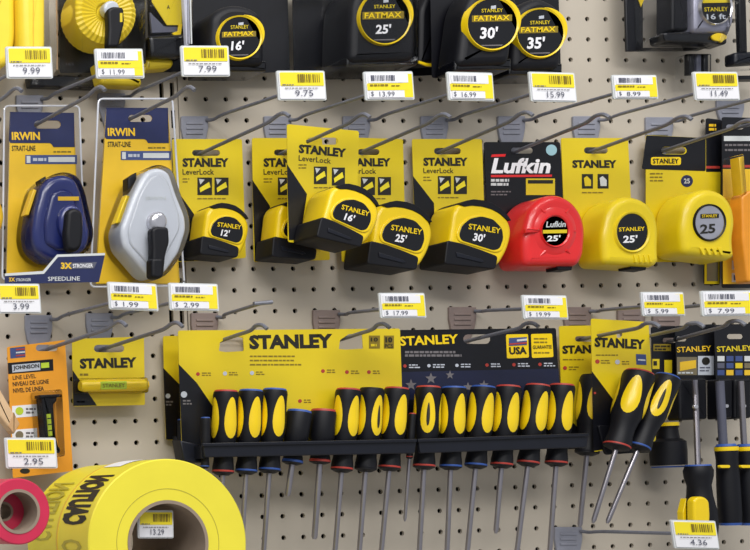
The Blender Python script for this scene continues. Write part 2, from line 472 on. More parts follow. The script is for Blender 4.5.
def price_tag(label, c, price=None, kind='A', d=0.153, small='', rowmark=''):
    """c: px corners TL, TR, BR, BL"""
    t = thing('price_tag', label, 'price tag', W(c[3][0], c[3][1], d), 'price tags on the hook arms')
    TL, TR, BR, BL = [W(u, v, d) for u, v in c]
    ax = ((TR - TL) + (BR - BL)) / 2; az = ((BL - TL) + (BR - TR)) / 2
    O = (TL + TR + BR + BL) / 4 - ax / 2 - az / 2
    def P(a, b, dy=0.0): return O + ax * a + az * b + Vector((0, -dy, 0))
    def slab(name, q, dy, th, m, r=0.0, parent=t):
        p = rounded(ccw([(P(a, b).x, P(a, b).z) for a, b in q]), r)
        return build(name, prism_xz(p, -d - dy, -d - dy + th), m, parent, smooth=0)
    R4 = lambda a0, b0, a1, b1: [(a0, b0), (a1, b0), (a1, b1), (a0, b1)]
    def txt(s, a0, b1, a1, hgt, m, bold=0.0):
        vv, ff = text_mesh(s, bold, 0)
        A = P(a0, b1, 0.0022); X = ax * (a1 - a0); Z = -az * hgt
        build('price_lettering', ([A + X * x + Z * z for x, z in vv], ff), m, t, smooth=0, recalc=False)
    def bars(a0, b0, a1, b1, n, dens=0.55):
        V = []; Fc = []; a = a0
        st = (a1 - a0) / n
        for k in range(n):
            w = st * random.uniform(0.25, 0.9) * dens / 0.55
            s = len(V)
            V += [P(a, b0, 0.0022), P(a + w, b0, 0.0022), P(a + w, b1, 0.0022), P(a, b1, 0.0022)]
            Fc.append((s, s + 1, s + 2, s + 3)); a += st
        return V, Fc
    def smalltext(a0, b0, a1, h, n):
        V = []; Fc = []; a = a0
        while a < a1:
            w = random.uniform(0.03, 0.09); s = len(V)
            V += [P(a, b0, 0.0022), P(min(a + w, a1), b0, 0.0022), P(min(a + w, a1), b0 + h, 0.0022), P(a, b0 + h, 0.0022)]
            Fc.append((s, s + 1, s + 2, s + 3)); a += w + 0.018
        return V, Fc
    slab('holder', R4(-0.035, -0.05, 1.035, 1.05), 0.0, 0.0018, M_HOLD, 0.002)
    slab('paper', R4(0, 0, 1, 1), 0.0010, 0.0008, M_WHITE, 0.0012)
    if kind == 'A':
        slab('yellow_band', R4(0.02, 0.03, 0.98, 0.52), 0.0016, 0.0006, M_TAGY, 0.001)
        build('barcode', bars(0.40, 0.10, 0.92, 0.40, 11), M_INKG, t, smooth=0, recalc=False)
        build('fine_print', merge(smalltext(0.05, 0.47, 0.30, 0.035, 3), smalltext(0.10, 0.60, 0.85, 0.03, 5)), M_GREYINK, t, smooth=0, recalc=False)
        if price: txt(price, 0.32, 0.91, 0.72, 0.22, M_GREYB)
    else:
        slab('yellow_band', R4(0.01, 0.42, 0.99, 0.68), 0.0016, 0.0006, M_TAGY, 0.0005)
        slab('yellow_corner', R4(0.80, 0.06, 0.99, 0.96), 0.0015, 0.0005, M_TAGY, 0.0005)
        slab('barcode_field', R4(0.04, 0.07, 0.90, 0.40), 0.0018, 0.0005, M_WHITE, 0.0005)
        slab('price_field', R4(0.04, 0.70, 0.80, 0.96), 0.0018, 0.0005, M_WHITE, 0.0005)
        build('barcode', bars(0.09, 0.11, 0.62, 0.33, 16), M_GREYB, t, smooth=0, recalc=False)
        build('fine_print', merge(smalltext(0.06, 0.46, 0.45, 0.07, 3), smalltext(0.52, 0.50, 0.72, 0.04, 3)), M_INKG, t, smooth=0, recalc=False)
        if price:
            txt('$', 0.07, 0.93, 0.13, 0.20, M_GREYB); txt(price, 0.25, 0.93, 0.58, 0.19, M_GREYB)
    return t
def q4(u0, v0, u1, v1, sl=0, sk=2): return [(u0, v0), (u1, v0 + sl), (u1 + sk, v1 + sl), (u0 + sk, v1)]

# row of hooks above the tape measures
hook('grey wire hook holding the blue chalk reel pack', 30, 95, 128, (97, 91), (119, 66), ph=18)
hook('grey wire hook holding the grey chalk reel pack', 112, 93, 128, (186, 91), (205, 63), ph=18)
hook('grey wire hook holding the small 12 foot tape card beside the upright', 195, 116, 156, (280, 117), (301, 88))
hook('grey wire hook behind the forward-hung 16 foot tape card', 278, 116, 155, (360, 118), (389, 88))
hook('grey wire hook holding the yellow and black 25 foot tape card', 357, 116, 154, (440, 118), (470, 88))
hook('grey wire hook holding the 30 foot tape card', 435, 116, 154, (522, 116), (552, 88))
hook('grey wire hook holding the red tape measure card', 512, 116, 153, (598, 118), (634, 88))
hook('grey wire hook holding the yellow tape card with black dial', 587, 116, 153, (680, 120), (716, 88))
hook('grey wire hook holding the yellow tape card with grey dial', 660, 117, 152, (744, 124), (786, 90))
hook('grey wire hook at the right edge above the black tape cards', 731, 100, 129, (812, 110), None, ph=16)
hook('grey wire hook partly cut off at the left edge', -52, 96, 128, (14, 92), (29, 64))
# lower row of hooks
hook('grey wire hook holding the orange line level card', 39, 315, 352, (118, 325), (133, 297), ph=24)
hook('grey wire hook holding the small yellow line level card', 100, 313, 350, (174, 326), (192, 298), ph=22)
hook('taupe plated hook with an empty cross bar above the yellow screwdriver card', 205, 313, 346, (258, 328), (262, 303), M_PLATE2, bar=True, arm_d=0.105, tip_d=0.105)
hook('taupe plated hook above the right half of the yellow screwdriver card', 327, 310, 344, (380, 327), (403, 307), M_PLATE2, arm_d=0.13, tip_d=0.095)
hook('taupe plated hook above the black screwdriver card', 463, 307, 342, (528, 326), (545, 308), M_PLATE2, arm_d=0.13, tip_d=0.1)
hook('taupe plated hook holding the rear two-piece screwdriver card', 578, 307, 340, (648, 326), (663, 305), M_PLATE2, arm_d=0.13)
hook('taupe plated hook above the nearer black card of upright screwdrivers', 632, 307, 340, (692, 326), (725, 303), M_PLATE2, arm_d=0.15)
hook('taupe plated hook above the middle black screwdriver card', 667, 313, 342, (733, 324), None, M_PLATE2, ph=16)
# bottom right
hook('grey wire hook low on the board with a long arm to the 4.36 tag', 569, 527, 570, None, (695, 534), ph=24, arm_d=0.15)

price_tag('price tag reading 9.99 hanging below the yellow bottles', q4(7, 48, 50, 77, 0, 1.5), '9.99')
price_tag('white price tag with yellow stripe below the yellow open reel', q4(96, 50, 141, 77, 0, 2), '11.99', 'B')
price_tag('price tag reading 7.99 below the 16 foot black tape', q4(182, 47, 227, 75, 0, 1.5), '7.99')
price_tag('price tag reading 9.75 left of the 25 foot black tape', q4(278, 72, 323, 99, 0, 2), '9.75')
price_tag('white and yellow price tag directly below the large 25 foot black tape in clear pack', q4(365, 73, 411, 99, -0.5, 2), '13.99', 'B')
price_tag('white and yellow price tag below the 30 foot black tape', q4(448, 73, 491, 99, 1, 2), '16.99', 'B')
price_tag('price tag reading 15.99 right of the 35 foot black tape', q4(530, 73, 573, 100, 1, 2.5), '15.99')
price_tag('white and yellow price tag on bare board left of the clear packs', q4(613, 76, 655, 98, 0, 2), '8.99', 'B')
price_tag('price tag reading 11.49 below the clear clamshell packs', q4(694, 73, 736, 99, 0, 2.5), '11.49')
price_tag('price tag reading 3.99 below the blue chalk reel', q4(-2, 285, 38, 312, 0, 2), '3.99')
price_tag('white and yellow price tag below the grey chalk reel', q4(109, 283, 155, 308, 2, 2), '1.99', 'B')
price_tag('white and yellow price tag over the slotted upright', q4(170, 284, 216, 309, 1, 1.5), '2.99', 'B')
price_tag('white and yellow price tag above the right corner of the wide yellow set card', q4(380, 294, 423, 317, 0, 2), '17.99', 'B', d=0.133)
price_tag('white and yellow price tag above the flag emblem of the black card', q4(523, 296, 565, 318, 0.5, 2), '19.99', 'B', d=0.133)
price_tag('white and yellow price tag below the yellow tape with black dial', q4(642, 293, 682, 315, 0, 2), '5.99', 'B', d=0.133)
price_tag('price tag at the right edge above the black screwdriver cards', q4(702, 292, 752, 315, -0.5, 2), '7.99', 'B')
price_tag('price tag reading 2.95 in front of the orange line level card', q4(6, 439, 54, 467, 0, 2), '2.95', d=0.14)
price_tag('price tag reading 4.36 in front of the upside-down screwdriver', q4(672, 521, 714, 547, 1, 4), '4.36')

# ------------------------------------------------------------------ carded tape measures
def card(parent, pts, d, m, slots=(), r=0.003, th=0.0007, name='card'):
    return build(name, prism(pts, d, th, 0, r, holes=slots), m, parent, smooth=0)
def affine(cu, cv, w, h, tilt, dial=(0.48, 0.42)):
    a = math.radians(tilt)
    def T(u, v):
        x = (u - dial[0]) * w; y = (v - dial[1]) * h
        return (cu + x * math.cos(a) - y * math.sin(a), cv + x * math.sin(a) + y * math.cos(a))
    return T
def lever_tape(t, cu, cv, w, h, tilt, df, th, num, tx=6.0):
    T = affine(cu, cv, w, h, tilt)
    full = [(0.0, 0.16), (0.07, 0.04), (0.3, -0.03), (0.62, 0.0), (0.87, 0.13), (1.0, 0.33), (0.97, 0.62), (0.82, 0.93), (-0.02, 0.93)]
    c = build('tape_case', prism([T(*p) for p in full], df, th, 0.005, 0.012, back_bev=0.005), M_YEL, t)
    bump = [(-0.05, 0.60), (0.20, 0.62), (0.5, 0.675), (0.81, 0.745), (0.80, 0.945), (-0.05, 0.96)]
    b = build('rubber_bumper', prism([T(*p) for p in bump], df + 0.0012, th + 0.0020, 0.0015, 0.004, back_bev=0.0015), M_BLK, t)
    groove = [(0.12, 0.76), (0.55, 0.82), (0.60, 0.85), (0.55, 0.87), (0.14, 0.83)]
    build('grip_pad', prism([T(*p) for p in groove], df + 0.0022, 0.0012, 0.0006), M_TRAY, b)
    grip = [(0.08, 0.045), (0.18, -0.02), (0.3, -0.055), (0.46, -0.055), (0.62, -0.03), (0.76, 0.035), (0.89, 0.125), (0.955, 0.20), (0.87, 0.185), (0.74, 0.105), (0.60, 0.06), (0.44, 0.04), (0.28, 0.045), (0.16, 0.075)]
    build('top_grip', prism([T(*p) for p in grip], df + 0.0008, th * 0.92, 0.0004, 0.002), M_BLK, t)
    dial = [(0.13, 0.50), (0.16, 0.36), (0.28, 0.24), (0.46, 0.185), (0.66, 0.21), (0.82, 0.33), (0.86, 0.48), (0.82, 0.63), (0.73, 0.67), (0.18, 0.58)]
    build('dial_rim', prism([T(0.485 + (u - 0.485) * 1.13, 0.43 + (v - 0.43) * 1.13) for u, v in dial], df + 0.0014, 0.002, 0.001, 0.004), M_YEL, c)
    di = build('dial', prism([T(*p) for p in dial], df + 0.0018, 0.002, 0.0004, 0.004), M_BLKG, t)
    text(di, 'STANLEY', T(0.27, 0.40), T(0.80, 0.41), h * 0.085, df + 0.0020, M_YEL, 0.02)
    text(di, num, T(0.36, 0.565), T(0.36 + 0.034 * tx, 0.57), h * 0.125, df + 0.0020, M_WHITE, 0.03, 0.15)
def lever_card(label, pts, sl, d, txt0, txt1, th_, icons, black, tape, lv=True, clear=None):
    b0 = W(*pts[3], d)
    t = thing('carded_tape_measure', label, 'tape measure', b0, 'tape measures on cards')
    c = card(t, pts, d, M_CARD, [slot(*sl)])
    text(c, 'STANLEY', txt0, txt1, th_, d, M_INK, 0.052)
    if lv:
        s = (txt1[1] - txt0[1]) / (txt1[0] - txt0[0])
        wl = (txt1[0] - txt0[0])
        text(c, 'LeverLock', (txt0[0], txt0[1] + th_ * 0.85), (txt0[0] + wl * 0.68, txt0[1] + th_ * 0.85 + s * wl * 0.68), th_ * 0.62, d, M_INK, 0.01)
        lines(c, txt0[0], txt0[1] + th_ * 1.25, txt0[0] + 9, 2, 3, 1.2, d, M_INKG)
    for (u0, v0, u1, v1) in icons:
        ic = build('printed_icon', flat(rect(u0, v0, u1, v1), d + 0.0003), M_INK, c, smooth=0)
        w = u1 - u0; h = v1 - v0
        build('icon_highlight', flat([(u0 + w * .15, v0 + h * .6), (u0 + w * .8, v0 + h * .25), (u0 + w * .9, v0 + h * .55), (u0 + w * .5, v0 + h * .7), (u0 + w * .2, v0 + h * .85)], d + 0.0006), M_TAGY, c, smooth=0)
        build('icon_detail', flat([(u0 + w * .1, v0 + h * .08), (u0 + w * .5, v0 + h * .12), (u0 + w * .2, v0 + h * .4)], d + 0.0006), M_HOLD, c, smooth=0)
    lines(c, icons[0][0], icons[0][3] + 3, icons[-1][2], 1, 3, 1.2, d, M_INKG)
    if black: build('black_corner', flat(black, d + 0.0003), M_CARDB, c, smooth=0)
    if tape: lever_tape(t, *tape)
    return t
lever_card('yellow and black 12 foot tape measure on yellow card, smallest tape in the row',
           [(172, 139), (242, 139), (246, 258), (177, 262)], (192, 148, 220, 154), 0.014, (182.7, 167), (229, 167), 9,
           [(197.5, 177.5, 212, 195), (214.6, 177.5, 228.6, 195)], [(174, 186), (194, 214), (194, 261), (178, 261)],
           (226.7, 228.5, 45, 53, 6, 0.050, 0.034, "12'"))
lever_card('half hidden yellow and black tape measure card behind the forward-hung 16 foot one',
           [(252, 138), (322, 138), (330, 260), (254, 262)], (274, 148, 296, 154), 0.012, (263.7, 167), (311, 167), 9,
           [(278, 177.5, 292, 195), (295, 177.5, 309, 195)], [(252.5, 180), (270, 206), (272, 261), (255, 261)],
           (302, 228, 52, 58, 5, 0.047, 0.033, "16'"))
lever_card('yellow and black 16 foot tape measure hung furthest forward and tilted',
           [(287, 124), (359, 131), (356, 248), (288, 242)], (306, 138.5, 338, 145.5), 0.062, (298.6, 153), (346, 157.5), 9,
           [(314, 166.5, 327, 184), (332, 167.5, 345, 185.5)], [(287, 164), (307, 194), (300, 240), (289, 240)],
           (352, 213, 54, 59, 14, 0.106, 0.042, "16'"))
lever_card('yellow and black 25 foot tape measure beside the forward-hung one, its card half covered',
           [(336, 137), (403, 139), (406, 262), (342, 262)], (360, 149, 382, 155), 0.012, (345, 166.5), (391, 166.5), 8.5,
           [(361, 177, 375, 195), (378, 177, 391, 195)], None,
           (403, 233, 59, 66, 8, 0.056, 0.042, "25'"))
lever_card('yellow and black 30 foot tape measure on yellow card left of the red one',
           [(412, 139), (482, 139), (486, 264), (416, 264)], (434, 147.5, 461, 154), 0.012, (423.5, 166), (468, 166), 8.5,
           [(438, 176, 451, 194), (454, 176, 467, 194)], [(413, 176), (434, 203), (436, 262), (417, 262)],
           (481, 232, 61, 67, 7, 0.056, 0.042, "30'"))

def dial_disc(t, u, v, r, ry, d, m, rim, rimw=2.5, th=0.0025, rimm=None):
    b = build('dial', prism(circ(u, v, r, d, 40, ry), d, th, 0.0004), m, t)
    p = xz(circ(u, v, r, d, 48, ry), d); q = xz(circ(u, v, r + rimw, d, 48, ry + rimw), d)
    V = []; n = 48; Fc = []
    for (x, z) in p: V.append((x, -d - 0.0006, z))
    for (x0, z0), (x1, z1) in zip(p, q): V.append(((x0 + x1) / 2, -d - 0.0016, (z0 + z1) / 2))
    for (x, z) in q: V.append((x, -d + th, z))
    for (x, z) in p: V.append((x, -d + th, z))
    for a in range(3):
        for i in range(n):
            j = (i + 1) % n; Fc.append((a * n + i, a * n + j, (a + 1) * n + j, (a + 1) * n + i))
    build('dial_rim', (V, Fc), rim, b)
    return b

# red tape measure on its black card
t = thing('carded_tape_measure', 'bright red tape measure on a black card', 'tape measure', W(487, 262, 0.012), 'tape measures on cards')
c = card(t, [(484, 142), (560, 142), (566, 262), (489, 262)], 0.012, M_CARDB, [slot(511, 147, 533, 153)])
text(c, 'Lufkin', (491, 173.5), (551, 173.5), 15.5, 0.012, M_WHITE, 0.035, 0.22)
build('red_underline', flat([(491, 175), (552, 174.6), (552, 176.8), (491, 177.2)], 0.0123), M_RED, c, smooth=0)
build('red_mark', flat([(492, 154.5), (506, 154), (505, 156.5), (491, 157)], 0.0123), M_RED, c, smooth=0)
build('yellow_panel', flat(rect(526, 178.5, 555, 195), 0.0123), M_CARD, c, smooth=0)
build('panel_title', flat(rect(528, 180, 553, 183.5), 0.0126), M_INK, c, smooth=0)
lines(c, 491, 179, 514, 2, 4, 2.6, 0.012, M_HOLD); lines(c, 491, 191, 512, 2, 3, 1.3, 0.012, M_GREYINK)
build('round_badge', flat(circ(551.5, 150, 5.5, 0.012, 20), 0.0123), mat('badge', (150, 190, 200), 0.4), c, smooth=0)
DF = 0.058
case = build('tape_case', prism([(531, 209), (543, 197), (558, 193), (573, 199), (584, 213), (588, 229), (586, 256), (580, 266), (526, 266), (524, 240)], DF, 0.046, 0.009, 0.010, back_bev=0.006, steps=4), M_RED, t)
hub = xz(circ(555, 231, 22, DF, 48, 25), DF); hub2 = xz(circ(555, 231, 15.5, DF, 48, 17.5), DF)
V = [(x, -DF + 0.0005, z) for x, z in hub] + [(x, -DF - 0.0035, z) for x, z in hub2]
build('raised_hub', (V, [(i, (i + 1) % 48, 48 + (i + 1) % 48, 48 + i) for i in range(48)] + [tuple(range(48, 96))]), M_RED, case)
for (a, b, c1, d1) in ((526, 228, 541, 233), (568, 229.5, 577, 232.5)):
    build('moulded_rib', prism([(a, b), (c1, b + 1), (c1, d1 - 1), (a, d1)], DF + 0.003, 0.004, 0.0015, 0.001), M_RED, case)
for (p0, p1) in (((545, 213), (540, 208)), ((565, 213), (569, 209)), ((545, 251), (540, 256)), ((566, 250), (570, 254))):
    build('moulded_rib', tube([W(*p0, DF + 0.0005), W(*p1, DF - 0.0010)], [0.0018, 0.0012]), M_RED, case)
di = dial_disc(t, 555, 231, 13, 15, DF + 0.0035, M_BLKG, M_RED, 2.2)
text(di, 'Lufkin', (546, 227.5), (566, 227), 6, DF + 0.0036, M_HOLD, 0.02, 0.2)
build('yellow_bar', flat([(543, 230), (567, 229.5), (567, 233), (543, 233.5)], DF + 0.0039), M_CARD, di, smooth=0)
text(di, "25'", (547, 241.5), (561, 241), 6, DF + 0.0036, M_WHITE, 0.03, 0.1)
build('end_hook', prism([(557, 264), (573, 264), (572, 270), (558, 270)], 0.052, 0.018, 0.001), M_BLK, t)

# yellow tape, black dial
def yellow_tape(t, outline, dial, DF, th, dialm, rimm, face):
    case = build('tape_case', prism(outline, DF, th, 0.009, 0.009, back_bev=0.007, steps=4), M_YEL2, t)
    return case
t = thing('carded_tape_measure', 'all yellow tape measure with black dial on yellow card', 'tape measure', W(566, 264, 0.012), 'tape measures on cards')
c = card(t, [(561, 138), (628, 138), (634, 262), (566, 262)], 0.012, M_CARD, [slot(584, 147, 608, 153.5)])
text(c, 'STANLEY', (572.5, 168), (617, 168), 8, 0.012, M_INK, 0.052)
for (u0, v0, u1, v1) in ((582, 174, 593, 188.5), (597.7, 174, 608.6, 188.5)):
    build('printed_icon', flat(rect(u0, v0, u1, v1), 0.0123), M_INK, c, smooth=0)
    build('icon_highlight', flat([(u0 + 2, v0 + 4), (u0 + 5, v0 + 2), (u0 + 9, v0 + 6), (u0 + 9, v0 + 12), (u0 + 3, v0 + 12)], 0.0126), M_CARD if u0 < 590 else M_HOLD, c, smooth=0)
lines(c, 582, 192, 612, 1, 3, 1.2, 0.012, M_INKG)
DF = 0.056
OUT = [(608, 211), (617, 200), (630, 195), (647, 200), (657, 212), (661, 228), (660, 250), (661, 262), (655, 267), (605, 264), (603, 236)]
case = build('tape_case', prism(OUT, DF, 0.044, 0.008, 0.009, back_bev=0.008, steps=4), M_YEL2, t)
di = dial_disc(t, 632, 232, 15.5, 18.5, DF + 0.001, M_BLKG, M_YEL2, 3.2)
text(di, 'STANLEY', (619, 231.5), (645, 230.5), 4, DF + 0.001, M_YEL, 0.02)
text(di, "25'", (623, 243), (638, 242.5), 7.5, DF + 0.001, M_WHITE, 0.03, 0.1)
for k in range(4): build('thumb_rib', prism([(634 + 5 * k, 255), (636 + 5 * k, 254.5), (637.5 + 5 * k, 262), (635.5 + 5 * k, 262.5)], DF + 0.0012, 0.002, 0.0005), M_YEL2, case)
build('end_hook', prism([(630, 265), (647, 266), (646, 270), (631, 269)], 0.05, 0.018, 0.001), M_BLK, t)
build('belt_seam', tube([W(598, 238, DF - 0.02), W(599, 262, DF - 0.02)], 0.0006), M_INKG, case)

# yellow tape, grey dial
t = thing('carded_tape_measure', 'all yellow tape measure with grey dial on black and yellow card', 'tape measure', W(646, 262, 0.012), 'tape measures on cards')
c = card(t, [(646, 135), (706, 138), (706, 262), (646, 262)], 0.012, M_CARD, [slot(662, 147, 687, 154)])
build('black_header', prism([(646.5, 135.3), (705.7, 138), (705.7, 171), (642, 169)], 0.0124, 0.0003, 0, 0.002, holes=[slot(661.5, 146.6, 687.5, 154.4)]), M_CARDB, c, smooth=0)
p = build('logo_pill', flat(rect(651, 157, 681, 165), 0.0128, 0.0002, 0.003), M_YEL, c, smooth=0)
text(c, 'STANLEY', (653, 163.5), (679, 163.5), 5, 0.0130, M_INK, 0.02)
build('round_badge', flat(circ(687, 181, 6, 0.012, 20), 0.0123), M_NAVY, c, smooth=0)
text(c, '25', (684, 183.5), (690, 183.5), 5, 0.0125, M_HOLD, 0.02)
lines(c, 650, 173, 668, 3, 3.5, 1.4, 0.012, M_INKG)
DF = 0.056
OUT = [(685, 206), (694, 193), (709, 187), (725, 192), (735, 205), (738, 222), (735, 240), (737, 257), (731, 260), (685, 254), (682, 230)]
case = build('tape_case', prism(OUT, DF, 0.044, 0.009, 0.009, back_bev=0.008, steps=4), M_YEL2, t)
di = dial_disc(t, 709.6, 222.5, 14.5, 17, DF + 0.001, mat('grey_dial', (150, 152, 164), 0.35), M_BLK, 2.2)
build('logo_bar', flat([(700.5, 214), (719, 213.5), (719, 218), (700.5, 218.5)], DF + 0.0013, 0.0002, 0.001), M_INK, di, smooth=0)
text(di, 'STANLEY', (702, 217.6), (717.5, 217.2), 3, DF + 0.0015, M_YEL, 0.01)
text(di, '25', (700, 234), (716, 233), 9.5, DF + 0.001, M_INK, 0.03, 0.1)
for k in range(4): build('thumb_rib', prism([(700 + 6 * k, 248), (704 + 6 * k, 247.5), (705.5 + 6 * k, 255), (703.5 + 6 * k, 255)], DF + 0.0012, 0.002, 0.0005), M_YEL2, case)
build('belt_seam', tube([W(672, 236, DF - 0.02), W(672, 252, DF - 0.02)], 0.0006), M_INKG, case)

# cards at the right edge
def edge_card(label, pts, d, sl):
    t = thing('carded_utility_blade_pack', label, 'hang card', W(*pts[3], d))
    return t, card(t, pts, d, M_CARDB, sl)
t, c = edge_card('narrow black and yellow card between the grey-dial tape and the clear pack', [(706, 118), (722, 120), (720, 285), (704, 285)], 0.010, [])
build('yellow_panel', flat([(705.6, 172), (720.6, 172), (719.5, 284), (704.5, 284)], 0.0103), M_CARD, c, smooth=0)
lines(c, 709, 124, 719, 2, 4, 2.5, 0.010, M_GOLD); build('red_mark', flat([(706, 166), (720, 166), (720, 168.5), (706, 168.5)], 0.0103), M_REDCAP, c, smooth=0)
build('grey_picture', flat(rect(707, 262, 718, 281), 0.0106), M_KHAKI, c, smooth=0)
t, c = edge_card('black and yellow card with a column of printed size marks at the right edge', [(722, 117), (766, 118), (766, 288), (722, 288)], 0.020, [slot(724, 119, 742, 124)])
build('yellow_panel', flat([(723, 169), (765, 169), (765, 284), (723, 284)], 0.0203), M_GOLD, c, smooth=0)
build('grey_header', flat([(724, 136), (765, 136), (765, 141), (724, 141)], 0.0203), M_HOLD, c, smooth=0)
lines(c, 725, 144, 760, 2, 5, 2, 0.020, M_GREYINK)
build('red_mark', flat([(723, 165), (765, 165), (765, 167.5), (723, 167.5)], 0.0203), M_REDCAP, c, smooth=0)
for k in range(7):
    dgt = build('size_box', flat(rect(732, 198 + k * 12.5, 741, 207 + k * 12.5), 0.0206), M_HOLD, c, smooth=0)
    build('size_mark', flat(rect(734, 200 + k * 12.5, 739, 205 + k * 12.5), 0.0209), M_BLUEP, c, smooth=0)
t = thing('orange_handled_knife', 'orange and clear plastic tool hanging at the right edge', 'tool', W(748, 282, 0.05))
build('handle', prism([(742, 196), (750, 190), (766, 190), (766, 282), (748, 282), (743, 240)], 0.05, 0.016, 0.003, 0.004), mat('orange_plastic', (232, 150, 40), 0.35), t)
build('blister', prism([(737, 155), (745, 153), (748, 195), (741, 197)], 0.05, 0.02, 0.003, 0.003), M_CLEAR, t)
build('blade_sleeve', prism([(739, 157), (744, 156), (746, 194), (742, 195)], 0.046, 0.012, 0.001), M_GOLD, t)

# ------------------------------------------------------------------ chalk reels in blister packs
def irwin_card(t, d, TL, TR, BR, BL, split, sl):
    (x0, y0), (x1, y1) = TL, TR
    c = card(t, [TL, TR, BR, BL], d, M_GOLD, [slot(*sl)], 0.004)
    s2 = list(sl)
    w = x1 - x0
    build('navy_header', prism([(x0 - .1, y0 - .2), (x1 + .1, y1 - .2), (x1 + 0.9, split + 4), (x0 + w * .68, split + 4), (x0 + w * .64, split), (x0 - 1.2, split)], d + 0.0004, 0.0003, 0, [0.004, 0.004, 0, 0, 0, 0], holes=[slot(*s2)]), M_NAVY, c, smooth=0)
    text(c, 'IRWIN', (x0 + w * .03, split - 3), (x0 + w * .47, split - 3), 8, d + 0.0005, M_GOLD, 0.035)
    text(c, 'STRAIT-LINE', (x0 + w * .03, split + 8), (x0 + w * .40, split + 8), 5.5, d, M_INK, 0.02)
    lines(c, x0 + w * .68, split + 8, x1, 1, 3, 1.5, d, M_INKG)
    f = build('feature_strip', flat([(x0 + w * .24, split + 12), (x1 + 3, split + 12), (x1 + 3, split + 21), (x0 + w * .24, split + 21)], d + 0.0003), M_BLUEP, c, smooth=0)
    build('strip_text', flat([(x0 + w * .60, split + 14), (x1 + 1, split + 14), (x1 + 1, split + 19), (x0 + w * .60, split + 19)], d + 0.0006), M_HOLD, c, smooth=0)
    build('strip_mark', flat([(x0 + w * .26, split + 13), (x0 + w * .32, split + 13), (x0 + w * .32, split + 20), (x0 + w * .26, split + 20)], d + 0.0006), M_HOLD, c, smooth=0)
    lines(c, x0 + w * .36, split + 15, x0 + w * .58, 1, 3, 3, d + 0.0003, M_GREYP)
    return c
def frame(outer, inner, d, th, m, t, name):
    o = build(name, prism(outer, d, th, 0.0005, 0.006, holes=[inner]), m, t)
    p = rounded(ccw(xz(outer, d)), 0.006)
    p = [Vector((x, -d - 0.0008, z)) for x, z in p]
    build('flange_glint', tube(p + [p[0]], 0.0011, 6), mat('milky_glint', (214, 218, 228), 0.15, coat=0.6), o)  # pale tube painting whitish glints along the clear flange edge
    return o
t = thing('chalk_reel_pack', 'blue chalk line reel with black crank in clear pack with navy banner', 'chalk reel', W(6, 283, 0.022), 'chalk reel packs')
c = irwin_card(t, 0.022, (10, 112), (74, 113), (80, 276), (6, 276), 143, (35, 121, 62, 129))
OUTB = [(42, 186), (50, 177), (64, 173), (77, 178), (83, 193), (88, 216), (92, 233), (88, 249), (74, 258), (52, 262), (36, 250), (32, 234), (35, 212)]
DB = 0.062
case = build('reel_case', prism(OUTB, DB, 0.036, 0.008, 0.008, back_bev=0.006, steps=4), M_BLUE, t)
build('case_step', prism([(52, 192), (64, 187), (74, 192), (80, 214), (84, 234), (78, 247), (60, 251), (46, 243), (45, 222)], DB + 0.004, 0.006, 0.004, 0.006), M_BLUE, case)
build('side_window', prism([(24.5, 215), (33.5, 189), (37, 190), (29, 215)], DB - 0.009, 0.010, 0.001), M_GOLD, t)
build('string_port', prism([(40, 180), (46, 176), (48, 183), (42, 190)], DB - 0.01, 0.012, 0.002), M_BLK, t)
build('brand_patch', flat([(58, 196.5), (79, 196.5), (79, 200.5), (58, 200.5)], DB + 0.0043), M_GOLD, t, smooth=0)
build('crank_hub', prism(circ(72, 222, 12, DB, 32, 18), DB + 0.012, 0.01, 0.004), M_BLUE, t)
build('crank', prism([(68, 210), (76, 207), (83, 212), (84, 232), (82, 247), (76, 252), (68, 250), (66, 235)], DB + 0.021, 0.010, 0.004, 0.006), M_BLK, t)
build('blister', prism_xz(inset(rounded(ccw(xz(OUTB, DB)), 0.012), -0.0018), -DB - 0.0055, -0.0228, 0.005), M_CLEAR, t)
frame([(4, 106), (79, 106), (85, 279), (2, 280)], [(10.5, 112.5), (73.5, 113), (79.5, 275), (6.5, 275)], 0.0235, 0.0012, M_CLEAR, t, 'blister_flange')
bn = build('navy_banner', prism([(5, 275), (43, 272.5), (58, 256), (105, 254.5), (99, 282), (5, 284)], DB + 0.026, 0.0012, 0), M_NAVY, t, smooth=0)
build('banner_edge', flat([(5, 273.5), (43, 271), (57, 254.5), (105, 253), (105, 255.3), (58, 257), (44, 273.8), (5, 276)], DB + 0.0263), M_HOLD, bn, smooth=0)
build('banner_badge', flat([(62, 263), (97, 262), (94, 268.5), (60, 269)], DB + 0.0263), M_GREYB, bn, smooth=0)
text(bn, '3X', (61, 269), (72, 269), 6.5, DB + 0.0264, M_GOLD, 0.04)
text(bn, 'STRONGER', (73, 268), (93, 267.5), 4.2, DB + 0.0264, M_WHITE, 0.02)
text(bn, 'SPEEDLINE', (48, 281), (80, 280.5), 4.2, DB + 0.026, M_HOLD, 0.01)
text(bn, '3X', (9, 281.5), (15, 281.5), 4, DB + 0.026, M_GOLD, 0.03)
text(bn, 'STRONGER', (16, 281.5), (31, 281), 3, DB + 0.026, M_HOLD, 0.01)

